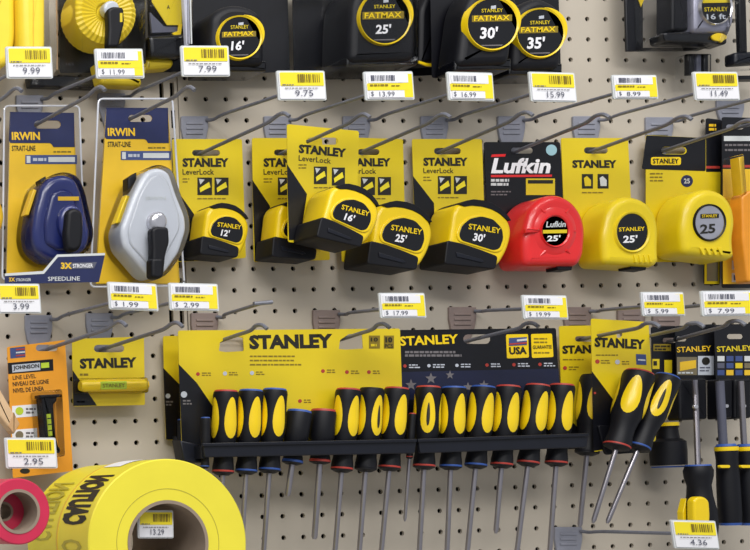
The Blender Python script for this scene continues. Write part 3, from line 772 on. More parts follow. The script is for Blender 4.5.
t = thing('chalk_reel_pack', 'silver grey chalk line reel with black crank in clear pack', 'chalk reel', W(95, 283, 0.045), 'chalk reel packs')
c = irwin_card(t, 0.045, (106, 108), (168, 108), (180, 284), (95, 284), 139, (130, 117, 154, 124))
OUTG = [(143, 176), (150, 169), (160, 167), (170, 172), (177, 194), (186, 216), (187, 230), (180, 252), (166, 272), (155, 278), (147, 274), (124, 247), (121, 230), (134, 194)]
DG = 0.082
case = build('reel_case', prism(OUTG, DG, 0.034, 0.005, 0.006, back_bev=0.005, steps=4), M_CASEG, t)
build('case_step', prism([(148, 180), (158, 173), (168, 180), (180, 216), (180, 230), (160, 266), (152, 268), (130, 244), (128, 230), (140, 194)], DG + 0.002, 0.004, 0.002, 0.006), M_CASEG, case)
build('string_port', prism([(128, 178), (137, 172), (137, 186), (128, 194)], DG - 0.014, 0.012, 0.002), M_BLK, t)
build('side_window', prism([(115.5, 223), (126.5, 195), (130, 196), (120.5, 223)], DG - 0.009, 0.010, 0.001), M_YEL, t)
text(t, 'IRWIN', (146, 200), (166, 200), 3.6, DG + 0.0022, M_HOLD, 0.01)
hx = xz(circ(160, 221, 10, DG, 32, 11), DG)
build('crank_hub', prism(circ(160, 221, 9, DG, 32, 10.5), DG + 0.012, 0.012, 0.006, steps=4), M_SILVER, t)
build('crank', prism([(152, 229), (157, 226), (169, 227), (170, 242), (166, 255), (164, 277), (152, 277), (153, 250)], DG + 0.019, 0.010, 0.003, 0.004), M_BLK, t)
build('crank_knob', prism([(152, 258), (164, 258), (164, 277), (158, 279), (152, 277)], DG + 0.030, 0.012, 0.003, 0.004), M_BLK, t)
frame([(98, 99), (172, 99), (184, 286), (90, 287)], [(106.5, 108.5), (167.5, 108.5), (179.5, 283), (96, 283)], 0.0465, 0.0012, M_CLEAR, t, 'blister_flange')
build('blister', prism_xz(inset(rounded(ccw(xz(OUTG, DG)), 0.012), -0.0030), -DG - 0.004, -0.0458, 0.004), M_CLEAR, t)
t = thing('yellow_reel', 'sliver of a golden yellow reel at the left edge beside the blue chalk reel', 'reel', W(-22, 245, 0.05))
build('reel_case', prism(circ(-14, 216, 19, 0.05, 40, 24), 0.05, 0.03, 0.006), M_GOLD, t)
build('reel_hub', prism(circ(-14, 216, 8, 0.05, 24, 10), 0.053, 0.004, 0.001), M_BLK, t)

# ------------------------------------------------------------------ line level cards
t = thing('line_level_card', 'orange card with a black and green line level', 'hang card', W(12, 476, 0.030))
D = 0.030
c = card(t, [(7, 347), (65, 340), (73, 471), (13, 478)], D, M_ORANGE, [slot(35, 345.5, 57, 352)], 0.002)
build('flag_print', flat([(10, 348), (25, 346.5), (25.5, 357), (10.5, 358.5)], D + 0.0003), M_BLUEP, c, smooth=0)
for k in range(3): build('flag_stripe', flat([(16, 349 + 3 * k), (25, 348.2 + 3 * k), (25, 349.6 + 3 * k), (16, 350.4 + 3 * k)], D + 0.0006), M_REDCAP if k != 1 else M_HOLD, c, smooth=0)
build('black_window', flat([(7.8, 363), (53, 359), (53.5, 370.5), (8.3, 374)], D + 0.0003), M_CARDB, c, smooth=0)
build('printed_level', flat([(12, 365), (40, 362.5), (40.5, 370), (12.5, 372.5)], D + 0.0006), M_GREYP, c, smooth=0)
build('printed_vial', flat([(41, 363), (49, 362.3), (49.3, 367.5), (41.3, 368.2)], D + 0.0006), M_GREEN, c, smooth=0)
text(c, 'JOHNSON', (13.5, 371), (39.5, 368.8), 5.2, D + 0.0007, M_INK, 0.03)
text(c, 'LINE LEVEL', (13, 380), (36, 378), 4.2, D, M_INK, 0.01)
text(c, 'NIVEAU DE LIGNE', (13, 386.5), (49, 383.5), 4.4, D, M_INK, 0.02)
text(c, 'NIVEL DE LINEA', (13.5, 393), (44, 390.5), 4.4, D, M_INK, 0.02)
for v in (406, 430):
    b = build('white_panel', flat([(12, v), (37, v - 2), (37.5, v + 10), (12.5, v + 12)], D + 0.0003), M_WHITE, c, smooth=0)
    build('panel_picture', flat(circ(19.5, v + 5, 4, D, 16), D + 0.0006), M_GREEN if v < 420 else M_KHAKI, c, smooth=0)
    lines(c, 26, v + 2, 36, 2, 3.5, 2, D + 0.0003, M_GREYINK)
build('black_print', flat(circ(25, 471, 5, D, 16, 2.8), D + 0.0003), M_INK, c, smooth=0)
lv = build('line_level', prism([(42, 396), (58, 395), (57, 402), (54, 404), (57, 445), (61, 448), (61, 453), (47, 454), (43, 410)], D + 0.016, 0.015, 0.003, 0.002), M_BLK, t)
build('vial', prism([(47, 414), (51, 413.6), (53, 436), (49, 436.5)], D + 0.018, 0.003, 0.001, 0.001), M_GREEN, lv)
for k in range(3): build('vial_line', flat([(47.3 + .6 * k, 418 + 6 * k), (51.4 + .6 * k, 417.7 + 6 * k), (51.5 + .6 * k, 418.7 + 6 * k), (47.4 + .6 * k, 419 + 6 * k)], D + 0.0184), M_INK, lv, smooth=0)
build('clip_hook', prism([(40, 395), (60, 394), (60, 397), (40, 398)], D + 0.017, 0.014, 0.001), M_BLK, lv)
build('blister', prism([(38, 391), (63, 389), (66, 456), (43, 459)], D + 0.020, 0.0192, 0.003, 0.003), M_CLEAR, t)

t = thing('line_level_card', 'small yellow card with black corner and a yellow line level tube', 'hang card', W(73, 406, 0.020))
D = 0.020
c = card(t, [(72, 339), (144, 336.5), (145, 405), (73, 406.5)], D, M_CARD, [slot(94, 348, 124.5, 355.5)], 0.002)
build('black_corner', flat([(72.6, 370), (97, 405.5), (73.2, 406)], D + 0.0003), M_CARDB, c, smooth=0)
text(c, 'STANLEY', (80, 369), (137, 367.5), 10.5, D, M_INK, 0.052)
text(c, '', (80, 376), (91, 376), 3, D, M_INK) if False else lines(c, 80, 373.5, 91, 1, 3, 2.2, D, M_INKG)
lines(c, 77, 401, 86, 1, 3, 1.6, D, M_GREYINK)
tb = build('level_tube', tube([W(80, 386, D + 0.009), W(84, 386, D + 0.009), W(143, 385, D + 0.009), W(147, 385, D + 0.009)], [0.0055, 0.007, 0.007, 0.0055], 16), M_YEL, t)
build('tube_hook', prism([(143, 381), (148.5, 383.5), (148.5, 387.5), (143, 390)], D + 0.011, 0.006, 0.001), M_YEL, tb)
build('tube_window', prism([(101, 381.5), (127, 381), (127, 389), (101, 389.5)], D + 0.0165, 0.002, 0.0006, 0.001), M_GREEN, tb)
text(tb, 'STANLEY', (103, 387.6), (125, 387.2), 4, D + 0.0166, M_INKG, 0.01)
build('blister', prism([(79, 378), (149, 377), (150, 392.5), (80, 393.5)], D + 0.0185, 0.0177, 0.004, 0.003), M_CLEAR, t)

t = thing('wooden_handle', 'pale wooden strip leaning into view at the left edge', 'wooden strip', W(8, 432, 0.07))
build('strip', prism([(-12, 378), (-4, 382), (20, 424), (14, 434), (-12, 402)], 0.07, 0.012, 0.002, 0.002), M_WOOD, t)
build('end_cap', prism([(14, 412), (20, 424), (14, 434), (8, 426)], 0.0705, 0.013, 0.001, 0.001), mat('wood_end', (206, 165, 120), 0.6), t)

# ------------------------------------------------------------------ screwdrivers
CACHE = {}
def lathe(prof, n=24, cap0=True, cap1=True):
    V = []; Fc = []; m_ = len(prof)
    for r_, z in prof:
        for k in range(n):
            a = 2 * math.pi * k / n; V.append((r_ * math.cos(a), r_ * math.sin(a), z))
    for i in range(m_ - 1):
        for k in range(n):
            j = (k + 1) % n; Fc.append((i * n + k, i * n + j, (i + 1) * n + j, (i + 1) * n + k))
    if cap0: Fc.append(tuple(range(n - 1, -1, -1)))
    if cap1: Fc.append(tuple(range((m_ - 1) * n, m_ * n)))
    return V, Fc
def cached(key, fn):
    if key not in CACHE:
        v, f = fn()
        me = bpy.data.meshes.new(key[0]); me.from_pydata([tuple(x) for x in v], [], f)
        bm = bmesh.new(); bm.from_mesh(me); bmesh.ops.recalc_face_normals(bm, faces=bm.faces); bm.to_mesh(me); bm.free()
        me.shade_smooth(); me.set_sharp_from_angle(angle=math.radians(38)); CACHE[key] = me
    return CACHE[key]
def prof_at(prof, z):
    for (r0, z0), (r1, z1) in zip(prof, prof[1:]):
        if z1 <= z <= z0: return r0 + (r1 - r0) * ((z - z0) / (z1 - z0) if z1 != z0 else 0)
    return prof[-1][0]
HPROF = [(0.95, -0.0025), (1.0, -0.006), (0.97, -0.016), (0.96, -0.028), (1.0, -0.042), (0.98, -0.052), (0.84, -0.062), (0.76, -0.071), (0.76, -0.080), (0.84, -0.088), (0.84, -0.0945), (0.45, -0.0975)]
def insert_patch(prof, az, zc, hz, wphi, lift=0.0006):
    V = []; Fc = []; nr, nt = 4, 20
    def pt(r_, a):
        zz = zc + hz * r_ * math.sin(a)
        ww = wphi * r_ * math.cos(a) * (1.0 - 0.22 * r_ * math.sin(a))
        rr = prof_at(prof, zz) + lift * (1 - r_ * r_) + 0.0003
        return (rr * math.cos(az + ww), rr * math.sin(az + ww), zz)
    V.append(pt(0, 0))
    for i in range(1, nr + 1):
        for k in range(nt): V.append(pt(i / nr, 2 * math.pi * k / nt))
    for k in range(nt): Fc.append((0, 1 + k, 1 + (k + 1) % nt))
    for i in range(nr - 1):
        for k in range(nt):
            j = (k + 1) % nt; b0 = 1 + i * nt; b1 = 1 + (i + 1) * nt
            Fc.append((b0 + k, b1 + k, b1 + j, b0 + j))
    return V, Fc
def child(name, me, m, parent, spin=0.0):
    key = (me.name, m.name)
    if key not in CACHE:
        CACHE[key] = me if not me.materials else me.copy()
        if not CACHE[key].materials: CACHE[key].materials.append(m)
        elif CACHE[key].materials[0] != m: CACHE[key].materials[0] = m
    o = bpy.data.objects.new(name, CACHE[key]); COL.objects.link(o); o.parent = parent; o.rotation_euler.z = spin
    return o
def screwdriver(label, top, low, d, cap, R=0.0136, L=0.0, spin=0.0, logo=False, group=None, shaft_r=0.0027, scale=1.0, low_d=None, grips=True):
    """top: px centre of the butt; low: px the axis passes through further along"""
    A = W(*top, d); B = W(*low, d if low_d is None else low_d); dv = B - A
    t = thing('screwdriver', label, 'screwdriver', A, group)
    q = Vector((0, 0, -1)).rotation_difference(dv.normalized())
    t.rotation_mode = 'QUATERNION'; t.rotation_quaternion = q
    prof = [(r_ * R, z * scale) for r_, z in HPROF]
    k = (round(R, 5), scale)
    h = child('handle', cached(('handle',) + k, lambda: lathe(prof)), M_BLK, t)
    child('end_cap', cached(('end_cap',) + k, lambda: lathe([(R * 0.6, 0.0), (R * 0.86, -0.0004), (R * 0.94, -0.0024)])), cap, t)
    child('collar', cached(('collar',) + k, lambda: lathe([(R * 0.83, -0.0914 * scale), (R * 0.86, -0.0919 * scale), (R * 0.86, -0.0932 * scale), (R * 0.83, -0.0938 * scale)], 24, False, False)), cap, t)
    Lh = L if L else dv.length
    child('shaft', cached(('shaft', round(Lh, 4), shaft_r), lambda: lathe([(shaft_r, -0.0976 * scale), (shaft_r, -Lh), (shaft_r * 0.5, -Lh - 0.004)], 12)), M_STEEL, t)
    for i in range(4 if grips else 0):
        az = -math.pi / 2 + i * math.pi / 2
        child('grip_insert', cached(('grip_insert', i) + k, lambda: insert_patch(prof, az, -0.0325 * scale, 0.0235 * scale, 0.56)), M_YEL, t, spin)
    if logo:
        lp = cached(('logo_plate',) + k, lambda: insert_patch([(r_ + 0.0008, z) for r_, z in prof], -math.pi / 2, -0.034 * scale, 0.0135 * scale, 0.12, 0.0006))
        child('logo_plate', lp, M_INK, t, spin)
    return t
def spin_cam(deg): return math.radians(deg)

# --- ten piece set on yellow card, front
def set_holder(label, group, d, pts, slots, m):
    t = thing('screwdriver_set_card', label, 'hang card', W(*pts[-1], d), group)
    return t, card(t, pts, d, m, slots, 0.003)
def tray(t, u0, v0, u1, v1, d0, d1, hpx=13, ends=(1, 1)):
    """two rails with end blocks; px line of the front rail's top edge from (u0,v0) to (u1,v1)"""
    r = build('tray', prism([(u0, v0), (u1, v1), (u1 - 2, v1 + hpx), (u0 + 2, v0 + hpx)], d1, 0.004, 0.0012, 0.002), M_TRAY, t)
    build('tray_lip', prism([(u0 - .2, v0 - 1.5), (u1 + .2, v1 - 1.5), (u1 + .2, v1 + 2), (u0 - .2, v0 + 2)], d1 + 0.0025, 0.003, 0.001, 0.001), M_TRAY, r)
    a = W(u0, v0, d1); b = W(u1, v1, d1); hz = a.z - W(u0, v0 + hpx, d1).z
    def blk(x0, x1, z, y0, y1, name):
        build(name, prism_xz([(x0, z - hz), (x1, z - hz), (x1, z), (x0, z)], y0, y1, 0.0008), M_TRAY, r)
    if ends[0]: blk(a.x, a.x + 0.004, a.z - 0.001, -d1 + 0.0042, -d0 - 0.0005, 'tray_end')
    if ends[1]: blk(b.x - 0.006, b.x - 0.002, b.z - 0.001, -d1 + 0.0042, -d0 - 0.0005, 'tray_end')
    return r
GY = 'screwdrivers in the set trays'
t, c = set_holder('rear yellow screwdriver set card showing as a sliver at its left', 'screwdriver set cards', 0.008,
                  [(163, 336), (300, 334.5), (305, 440), (166, 440)], [slot(200, 336.5, 246, 353)], M_CARD)
build('black_corner', flat([(163.3, 368), (181, 386), (210, 420), (212, 439.6), (166.2, 439.6)], 0.0083), M_CARDB, c, smooth=0)
dot(c, 168, 396, 2.4, 0.0084, M_GREYP); lines(c, 166, 401, 173, 2, 3, 1.5, 0.0084, M_GREYINK)
build('tray_end', prism([(175, 436), (200, 442), (203, 460), (180, 458)], 0.016, 0.007, 0.002), M_TRAY, t)
screwdriver('thin screwdriver with blue cap beside the rear yellow set card', (181, 419), (181, 560), 0.022, M_BLUECAP, R=0.0042, spin=0.6, group=GY, shaft_r=0.0016, scale=0.6, grips=False)

t, c = set_holder('wide yellow screwdriver set card with large black lettering', 'screwdriver set cards', 0.042,
                  [(178, 330.5), (400, 328.5), (404, 446), (182, 452)],
                  [[(219, 351), (220, 342.5), (229, 336.5), (243, 336.5), (244, 351), (226, 352)], [(339, 349), (340, 340), (349, 334), (362, 334), (363, 348.5), (346, 349.5)]], M_CARD)
build('black_corner', flat([(178.6, 364), (197, 383), (222, 420), (224, 448), (182.3, 451)], 0.0423), M_CARDB, c, smooth=0)
text(c, 'STANLEY', (249.5, 349.5), (333, 348), 14.5, 0.042, M_INK, 0.052)
lines(c, 250, 355.5, 312, 3, 4.2, 1.5, 0.042, M_INKG)
for u, v in ((198, 374), (323, 371), (347, 372), (369, 372), (300, 401)):
    dot(c, u, v, 1.9, 0.042, M_REDCAP); lines(c, u + 4, v - 1.5, u + 13, 2, 2.2, 1.1, 0.042, M_INKG)
for u, v in ((225, 373.5), (252, 373)):
    dot(c, u, v, 2.1, 0.042, M_GREYP); lines(c, u + 4, v - 1.5, u + 13, 2, 2.2, 1.1, 0.042, M_INKG)
build('print_block', flat(rect(369, 335.5, 380, 348.5), 0.0423), M_INKG, c, smooth=0)
build('print_block', flat(rect(384, 335.5, 394, 348.5), 0.0423), M_INKG, c, smooth=0)
text(c, '10', (385.5, 342.5), (392.5, 342.5), 5.5, 0.0425, M_INK, 0.052); text(c, 'PCS', (385, 348), (393, 348), 4, 0.0425, M_INK, 0.01)
text(c, '10', (371, 341.5), (378, 341.5), 4, 0.0425, M_INK, 0.02)
lines(c, 371, 344, 379, 1, 3, 2.4, 0.0425, M_CARD)
dot(c, 184, 394.5, 3.2, 0.0424, M_GREYP); lines(c, 183, 400, 192, 2, 3, 1.5, 0.0424, M_GREYINK)
tray(t, 203, 444.5, 417, 440.3, 0.042, 0.0775, ends=(1, 0))
build('tray_bracket', prism([(180, 440), (206, 446), (206, 463), (184, 462)], 0.0595, 0.017, 0.002), M_TRAY, t)
D = 0.0590
SL = lambda s: s + ' on the wide yellow set card'
screwdriver(SL('thin blue-capped screwdriver at the left end'), (205.5, 417), (204, 560), 0.066, M_BLUECAP, R=0.0055, group=GY, shaft_r=0.0018, scale=0.6, grips=False)
screwdriver(SL('leftmost thick screwdriver, red cap,'), (226, 390), (219, 575), D, M_REDCAP, group=GY)
screwdriver(SL('second thick screwdriver from the left, blue cap,'), (251, 389.5), (240, 575), D, M_BLUECAP, group=GY)
screwdriver(SL('blue-capped screwdriver just left of the stubby ones'), (275, 388.5), (262, 575), D, M_BLUECAP, group=GY)
def stubby(label, top, low, cap, L):
    A = W(*top, D); B = W(*low, D)
    t = thing('stubby_screwdriver', label, 'screwdriver', A, GY)
    t.rotation_mode = 'QUATERNION'; t.rotation_quaternion = Vector((0, 0, -1)).rotation_difference((B - A).normalized())
    R = 0.0138
    child('handle', cached(('stubby_handle', 1), lambda: lathe([(R * .95, -.002), (R, -.004), (R * .96, -.02), (R * .97, -.032), (R * .7, -.040), (R * .62, -.048), (R * .75, -.054), (R * .78, -.0605), (R * .45, -.0625)])), M_BLK, t)
    child('end_cap', cached(('stubby_cap', 1), lambda: lathe([(R * .6, 0.001), (R * .88, .0006), (R * .95, -.0019)])), cap, t)
    child('collar', cached(('stubby_collar', 1), lambda: lathe([(R * .77, -.0570), (R * .81, -.0576), (R * .81, -.0594), (R * .77, -.0600)], 24, False, False)), cap, t)
    child('shaft', cached(('stubby_shaft', L), lambda: lathe([(.0032, -.0626), (.0032, -L), (.0018, -L - .003)], 12)), M_STEEL, t)
stubby(SL('short stubby screwdriver with blue cap'), (299.5, 411), (287, 500), M_BLUECAP, 0.096)
stubby(SL('short stubby screwdriver with red cap'), (323.5, 410), (315, 530), M_REDCAP, 0.146)
screwdriver(SL('red-capped screwdriver just right of the stubby ones'), (348.5, 388.5), (333, 575), D, M_REDCAP, spin=0.12, group=GY)
screwdriver(SL('dark-capped screwdriver with logo on its grip'), (371.8, 388), (357.5, 575), D, M_BLK, spin=0.1, logo=True, group=GY)
screwdriver(SL('red-capped screwdriver at the right end'), (397, 387.5), (379, 575), D, M_REDCAP, group=GY)

# --- black card set
t, c = set_holder('wide black screwdriver set card with stars and a flag emblem', 'screwdriver set cards', 0.036,
                  [(399, 330), (556, 328), (562, 440), (404, 446)], [slot(463.5, 341, 491, 350.5)], M_CARDB)
text(c, 'STANLEY', (400, 346), (458.5, 343.5), 9.5, 0.036, M_YEL, 0.03)
lines(c, 405, 351, 466, 2, 3.4, 2.2, 0.036, M_GREYINK)
st = build('blue_panel', flat([(401, 372), (558.5, 368.5), (560.5, 398), (402, 400)], 0.0363), mat('dark_navy_print', (21, 27, 56), 0.4, var=0.06), c, smooth=0)
for u, v, r_ in ((411, 385, 6), (431, 378.5, 6), (450, 375, 4.5), (468, 387, 5), (484, 385, 5)):
    pts = []
    for k in range(10):
        a = -math.pi / 2 + k * math.pi / 5; rr = r_ if k % 2 == 0 else r_ * 0.42
        pts.append((u + rr * math.cos(a), v + rr * math.sin(a)))
    build('printed_star', flat(pts, 0.0367), M_GREYINK, c, smooth=0)
for u, m_ in ((405, M_REDCAP), (429, M_GREYP), (457, M_GREYP), (487, M_REDCAP), (514, M_REDCAP), (540, M_REDCAP)):
    v = 366 - (u - 405) * 0.012
    dot(c, u, v, 1.7, 0.036, m_); lines(c, u + 4, v - 1.6, u + 16, 2, 2.4, 1.2, 0.036, M_GREYP)
e = build('flag_emblem', flat([(506, 334.5), (528, 334), (529, 357.5), (507, 358.5)], 0.0363, 0.0002, 0.002), M_YEL, c, smooth=0)
build('flag_print', flat([(509, 338), (527, 337), (527, 345), (509, 346)], 0.0366), M_BLUEP, c, smooth=0)
build('flag_stripe', flat([(517, 339.5), (527, 338.5), (527, 340.5), (517, 341.5)], 0.0369), M_HOLD, c, smooth=0)
build('flag_stripe', flat([(509, 343.5), (527, 342), (527, 343.5), (509, 345)], 0.0369), M_REDCAP, c, smooth=0)
text(c, 'USA', (509.5, 354.5), (527, 354), 7.5, 0.0365, M_INK, 0.04)
build('yellow_emblem', flat([(531, 334), (552, 333.5), (553.5, 357), (532, 358)], 0.0363, 0.0002, 0.002), M_YEL, c, smooth=0)
lines(c, 534, 338, 551, 2, 3.5, 1.4, 0.0364, M_INKG); lines(c, 534, 352, 551, 1, 3.5, 1.4, 0.0364, M_INKG)
text(c, 'GUARANTEE', (533, 349), (552, 348.5), 3.6, 0.0365, M_INK, 0.01)
build('lower_tab', prism([(560, 424), (569, 431), (576, 437), (575, 447), (562, 446)], 0.0445, 0.008, 0.002, 0.003), M_TRAY, t)
tray(t, 418.5, 440.3, 589, 434.5, 0.036, 0.0775, ends=(0, 1))
SB = lambda s: s + ' on the black set card'
screwdriver(SB('thin red-capped screwdriver at the left end'), (412.6, 413), (405, 518), 0.0590, M_REDCAP, R=0.0042, group=GY, shaft_r=0.0018, scale=0.55, grips=False)
screwdriver(SB('red-capped screwdriver with logo on its grip'), (428.5, 386), (418, 575), D, M_REDCAP, spin=-0.55, logo=True, group=GY)
screwdriver(SB('second thick screwdriver from the left, blue cap,'), (454, 386.5), (446, 575), D, M_BLUECAP, group=GY)
screwdriver(SB('third thick screwdriver from the left, blue cap,'), (483.5, 386), (465, 575), D, M_BLUECAP, group=GY)
screwdriver(SB('red-capped screwdriver with the shortest shaft'), (508.5, 385.5), (496, 530), D, M_REDCAP, group=GY)
screwdriver(SB('second screwdriver from the right end, red cap,'), (538, 384.5), (514, 575), D, M_REDCAP, group=GY)
screwdriver(SB('rightmost red-capped screwdriver'), (562, 384), (548, 575), D, M_REDCAP, group=GY)

# --- two piece cards
G2 = 'screwdrivers on the two-piece cards'
def two_piece(label, pts, sl, d, t0, t1, h, blk):
    t, c = set_holder(label, 'two-piece screwdriver cards', d, pts, [sl], M_CARD)
    text(c, 'STANLEY', t0, t1, h, d, M_INK, 0.052)
    if blk: build('black_corner', flat(blk, d + 0.0003), M_CARDB, c, smooth=0)
    return t, c
t, c = two_piece('rear two-piece yellow screwdriver card, mostly hidden', [(559, 326), (616, 325), (624, 440), (563, 446)], slot(575, 336.5, 600, 342), 0.018, (562.5, 354), (611, 353), 8.5, [(561, 410), (580, 430), (590, 445), (562.7, 445)])
dot(c, 565, 368, 2, 0.018, M_REDCAP); lines(c, 569, 366.5, 579, 2, 2.4, 1.1, 0.018, M_INKG); lines(c, 563, 359, 584, 1, 2, 1.2, 0.018, M_INKG)
t, c = two_piece('front two-piece yellow screwdriver card with flag print', [(591, 318.5), (648.5, 322), (656, 441), (594, 452)], slot(607, 330, 633, 337), 0.052, (594.5, 347), (645, 349.5), 10, [(591.8, 371), (615, 402), (640, 430), (642, 443), (593.6, 451)])
dot(c, 597.5, 361.5, 2.2, 0.052, M_REDCAP); lines(c, 601, 360, 611, 2, 2.4, 1.1, 0.052, M_INKG)
dot(c, 617.5, 362, 2.4, 0.052, M_GREYP); lines(c, 622, 361, 631, 2, 2.4, 1.1, 0.052, M_INKG); lines(c, 596, 354.5, 625, 1, 2, 1.2, 0.052, M_INKG)
build('flag_print', flat([(636, 354), (646, 354.5), (646.5, 365), (636.5, 364.5)], 0.0523), M_BLUEP, c, smooth=0)
build('flag_stripe', flat([(638, 359), (645.5, 359.5), (645.5, 361), (638, 360.5)], 0.0526), M_HOLD, c, smooth=0)
dot(c, 595, 393, 1.2, 0.0524, M_REDCAP)
build('holder_clip', prism([(598, 425), (642, 428), (648, 452), (606, 455)], 0.0555, 0.003, 0.001, 0.004), M_BLK, t)
screwdriver('yellow and black screwdriver on the rear two-piece card, half hidden', (594.5, 375), (578, 545), 0.0340, M_BLK, R=0.0148, spin=-0.45, group=G2, L=0.18)
screwdriver('tilted yellow and black screwdriver with red collar on the front two-piece card', (640, 372), (586, 545), 0.0735, M_REDCAP, R=0.0165, spin=-0.75, group=G2, L=0.185, shaft_r=0.0026)
screwdriver('tilted screwdriver with blue cap and logo on its grip, on the front two-piece card', (668, 376.5), (598, 545), 0.0735, M_BLUECAP, R=0.0145, spin=-0.5, logo=True, group=G2, L=0.188, shaft_r=0.0026)

t = thing('stubby_screwdriver', 'upright stubby black screwdriver with yellow rim below the tilted ones', 'screwdriver', W(668, 467, 0.030))
LX = {}
def lathe_at(t, u, v0, v1, d, prof, m, name, parent=None, n=28, ref=None):
    """vertical lathe between px rows v0 (top) and v1; prof (radius m, 0..1 from top)"""
    a = W(u, v0, d); b = W(u, v1, d); hgt = a.z - b.z
    V, Fc = lathe([(r_, -s * hgt) for r_, s in prof], n)
    if t not in LX: LX[t] = W(u, ref or (v0 + v1) / 2, d).x
    x = LX[t]
    return build(name, ([Vector((x + p[0], a.y + p[1], a.z + p[2])) for p in V], Fc), m, parent or t, smooth=40)
h = lathe_at(t, 668, 428, 466, 0.030, [(0.011, 0), (0.0115, 0.15), (0.0125, 0.28), (0.0185, 0.36), (0.0190, 0.6), (0.0185, 0.98)], M_BLK, 'handle')
lathe_at(t, 670, 422.5, 426, 0.030, [(0.0125, 0), (0.0125, 1.0)], M_YEL, 'yellow_rim')
lathe_at(t, 669, 426, 428, 0.030, [(0.0118, 0), (0.0118, 1.0)], M_BLK, 'neck')
lathe_at(t, 668, 466.1, 467.6, 0.030, [(0.0183, 0), (0.017, 1.0)], M_BLUECAP, 'end_cap')

# --- black cards at the right
def black_pack(label, pts, d, slots): return set_holder(label, 'black screwdriver cards at the right', d, pts, slots, M_CARDB)
t, c = black_pack('narrow black screwdriver card beside the front two-piece card', [(651, 327), (677, 326), (679, 380), (653, 380)], 0.018, [slot(656, 334, 671, 339)])
build('yellow_print', flat(rect(653.5, 344, 671, 351), 0.0183), M_INKG, c, smooth=0); lines(c, 655, 345.5, 670, 2, 3, 1.4, 0.0185, M_INK)
build('yellow_print', flat(rect(652.5, 359, 659.5, 369), 0.0183), M_CARD, c, smooth=0); build('yellow_print', flat(rect(664.5, 360, 672, 373), 0.0183), M_CARD, c, smooth=0)
build('print_cut', flat(rect(653.5, 361, 657, 365.5), 0.0186), M_INK, c, smooth=0)
t, c = black_pack('black card with grey seal holding the upside-down screwdriver', [(675, 326), (716, 324), (718, 380), (677, 381)], 0.028, [slot(681, 335, 694, 340)])
text(c, 'STANLEY', (677, 352.5), (711.5, 351), 5.5, 0.028, M_GOLD, 0.02)
pc = build('picture_panel', flat(rect(677, 357, 697, 375), 0.0283), M_KHAKI, c, smooth=0); build('picture_detail', flat([(680, 362), (696, 360), (696, 368), (680, 371)], 0.0286), M_GOLD, c, smooth=0); lines(c, 678, 372, 696, 1, 2, 1.6, 0.0284, M_HOLD)
build('grey_seal_panel', flat(rect(698, 356, 714, 375), 0.0283), M_GREYP, c, smooth=0); dot(c, 706, 361, 4, 0.0285, M_INK); lines(c, 700, 367, 713, 2, 3, 1.2, 0.0284, M_GREYB)
build('plastic_holder', prism([(679, 379), (707, 378), (708, 419), (680, 420)], 0.045, 0.017, 0.003, 0.003), M_BLK, t)
t2 = t
t, c = black_pack('black card with coloured pictures holding two nut drivers at the right edge', [(714, 325), (766, 323), (766, 380), (716, 381)], 0.036, [slot(727, 334, 743, 339)])
text(c, 'STANLEY', (717, 352), (752, 350.5), 5.5, 0.036, M_CARD, 0.02)
random.seed(3)
for i in range(12):
    u = 717.5 + (i % 4) * 9; v = 356 + (i // 4) * 7
    build('printed_picture', flat(rect(u, v, u + 7, v + 5.2), 0.0363), random.choice([M_GOLD, M_HOLD, M_GREYB, M_CARD, M_BLUEP, M_KHAKI, M_GREEN]), c, smooth=0)
for u0, u1 in ((719, 733), (735, 752)):
    build('plastic_holder', prism([(u0, 379), (u1, 378.5), (u1, 418), (u0, 419)], 0.052, 0.016, 0.003, 0.003), M_BLK, t)
    build('holder_pin', prism(circ((u0 + u1) / 2 + 1, 406, 1.8, 0.052, 12), 0.0545, 0.003), M_SILVER, t)
# upside-down screwdriver: handle below, blade up
t = thing('screwdriver', 'upside-down screwdriver with black handle low above the 4.36 tag', 'screwdriver', W(700, 532, 0.07))
build('shaft', tube([W(694.5, 380, 0.052), W(695.5, 395, 0.052)], 0.0030, 10), M_STEEL, t)
build('shaft_lower', tube([W(695.5, 395, 0.052), W(698, 466, 0.062)], 0.0030, 10), M_STEEL, t)
build('shaft_pin', prism(circ(696.5, 406.5, 2.2, 0.057, 14), 0.0600, 0.003, 0.0005), M_SILVER, t)
h = lathe_at(t, 700, 466, 540, 0.064, [(0.0130, 0), (0.0150, 0.06), (0.0145, 0.14), (0.0120, 0.26), (0.0130, 0.40), (0.0165, 0.62), (0.0170, 0.8), (0.015, 1.0)], M_BLK, 'handle')
lathe_at(t, 699, 464.5, 466, 0.064, [(0.0125, 0), (0.0134, 1.0)], M_BLUECAP, 'collar')
build('grip_insert', prism([(694, 500), (698, 496.5), (705, 496.5), (710, 501), (711, 516), (709, 536), (696, 536), (694, 518)], 0.0825, 0.009, 0.003, 0.004), M_YEL, h)
build('grip_insert', prism([(683, 512), (686.5, 498), (687.5, 500), (687, 534), (684, 530)], 0.070, 0.008, 0.001, 0.001), M_YEL, h)
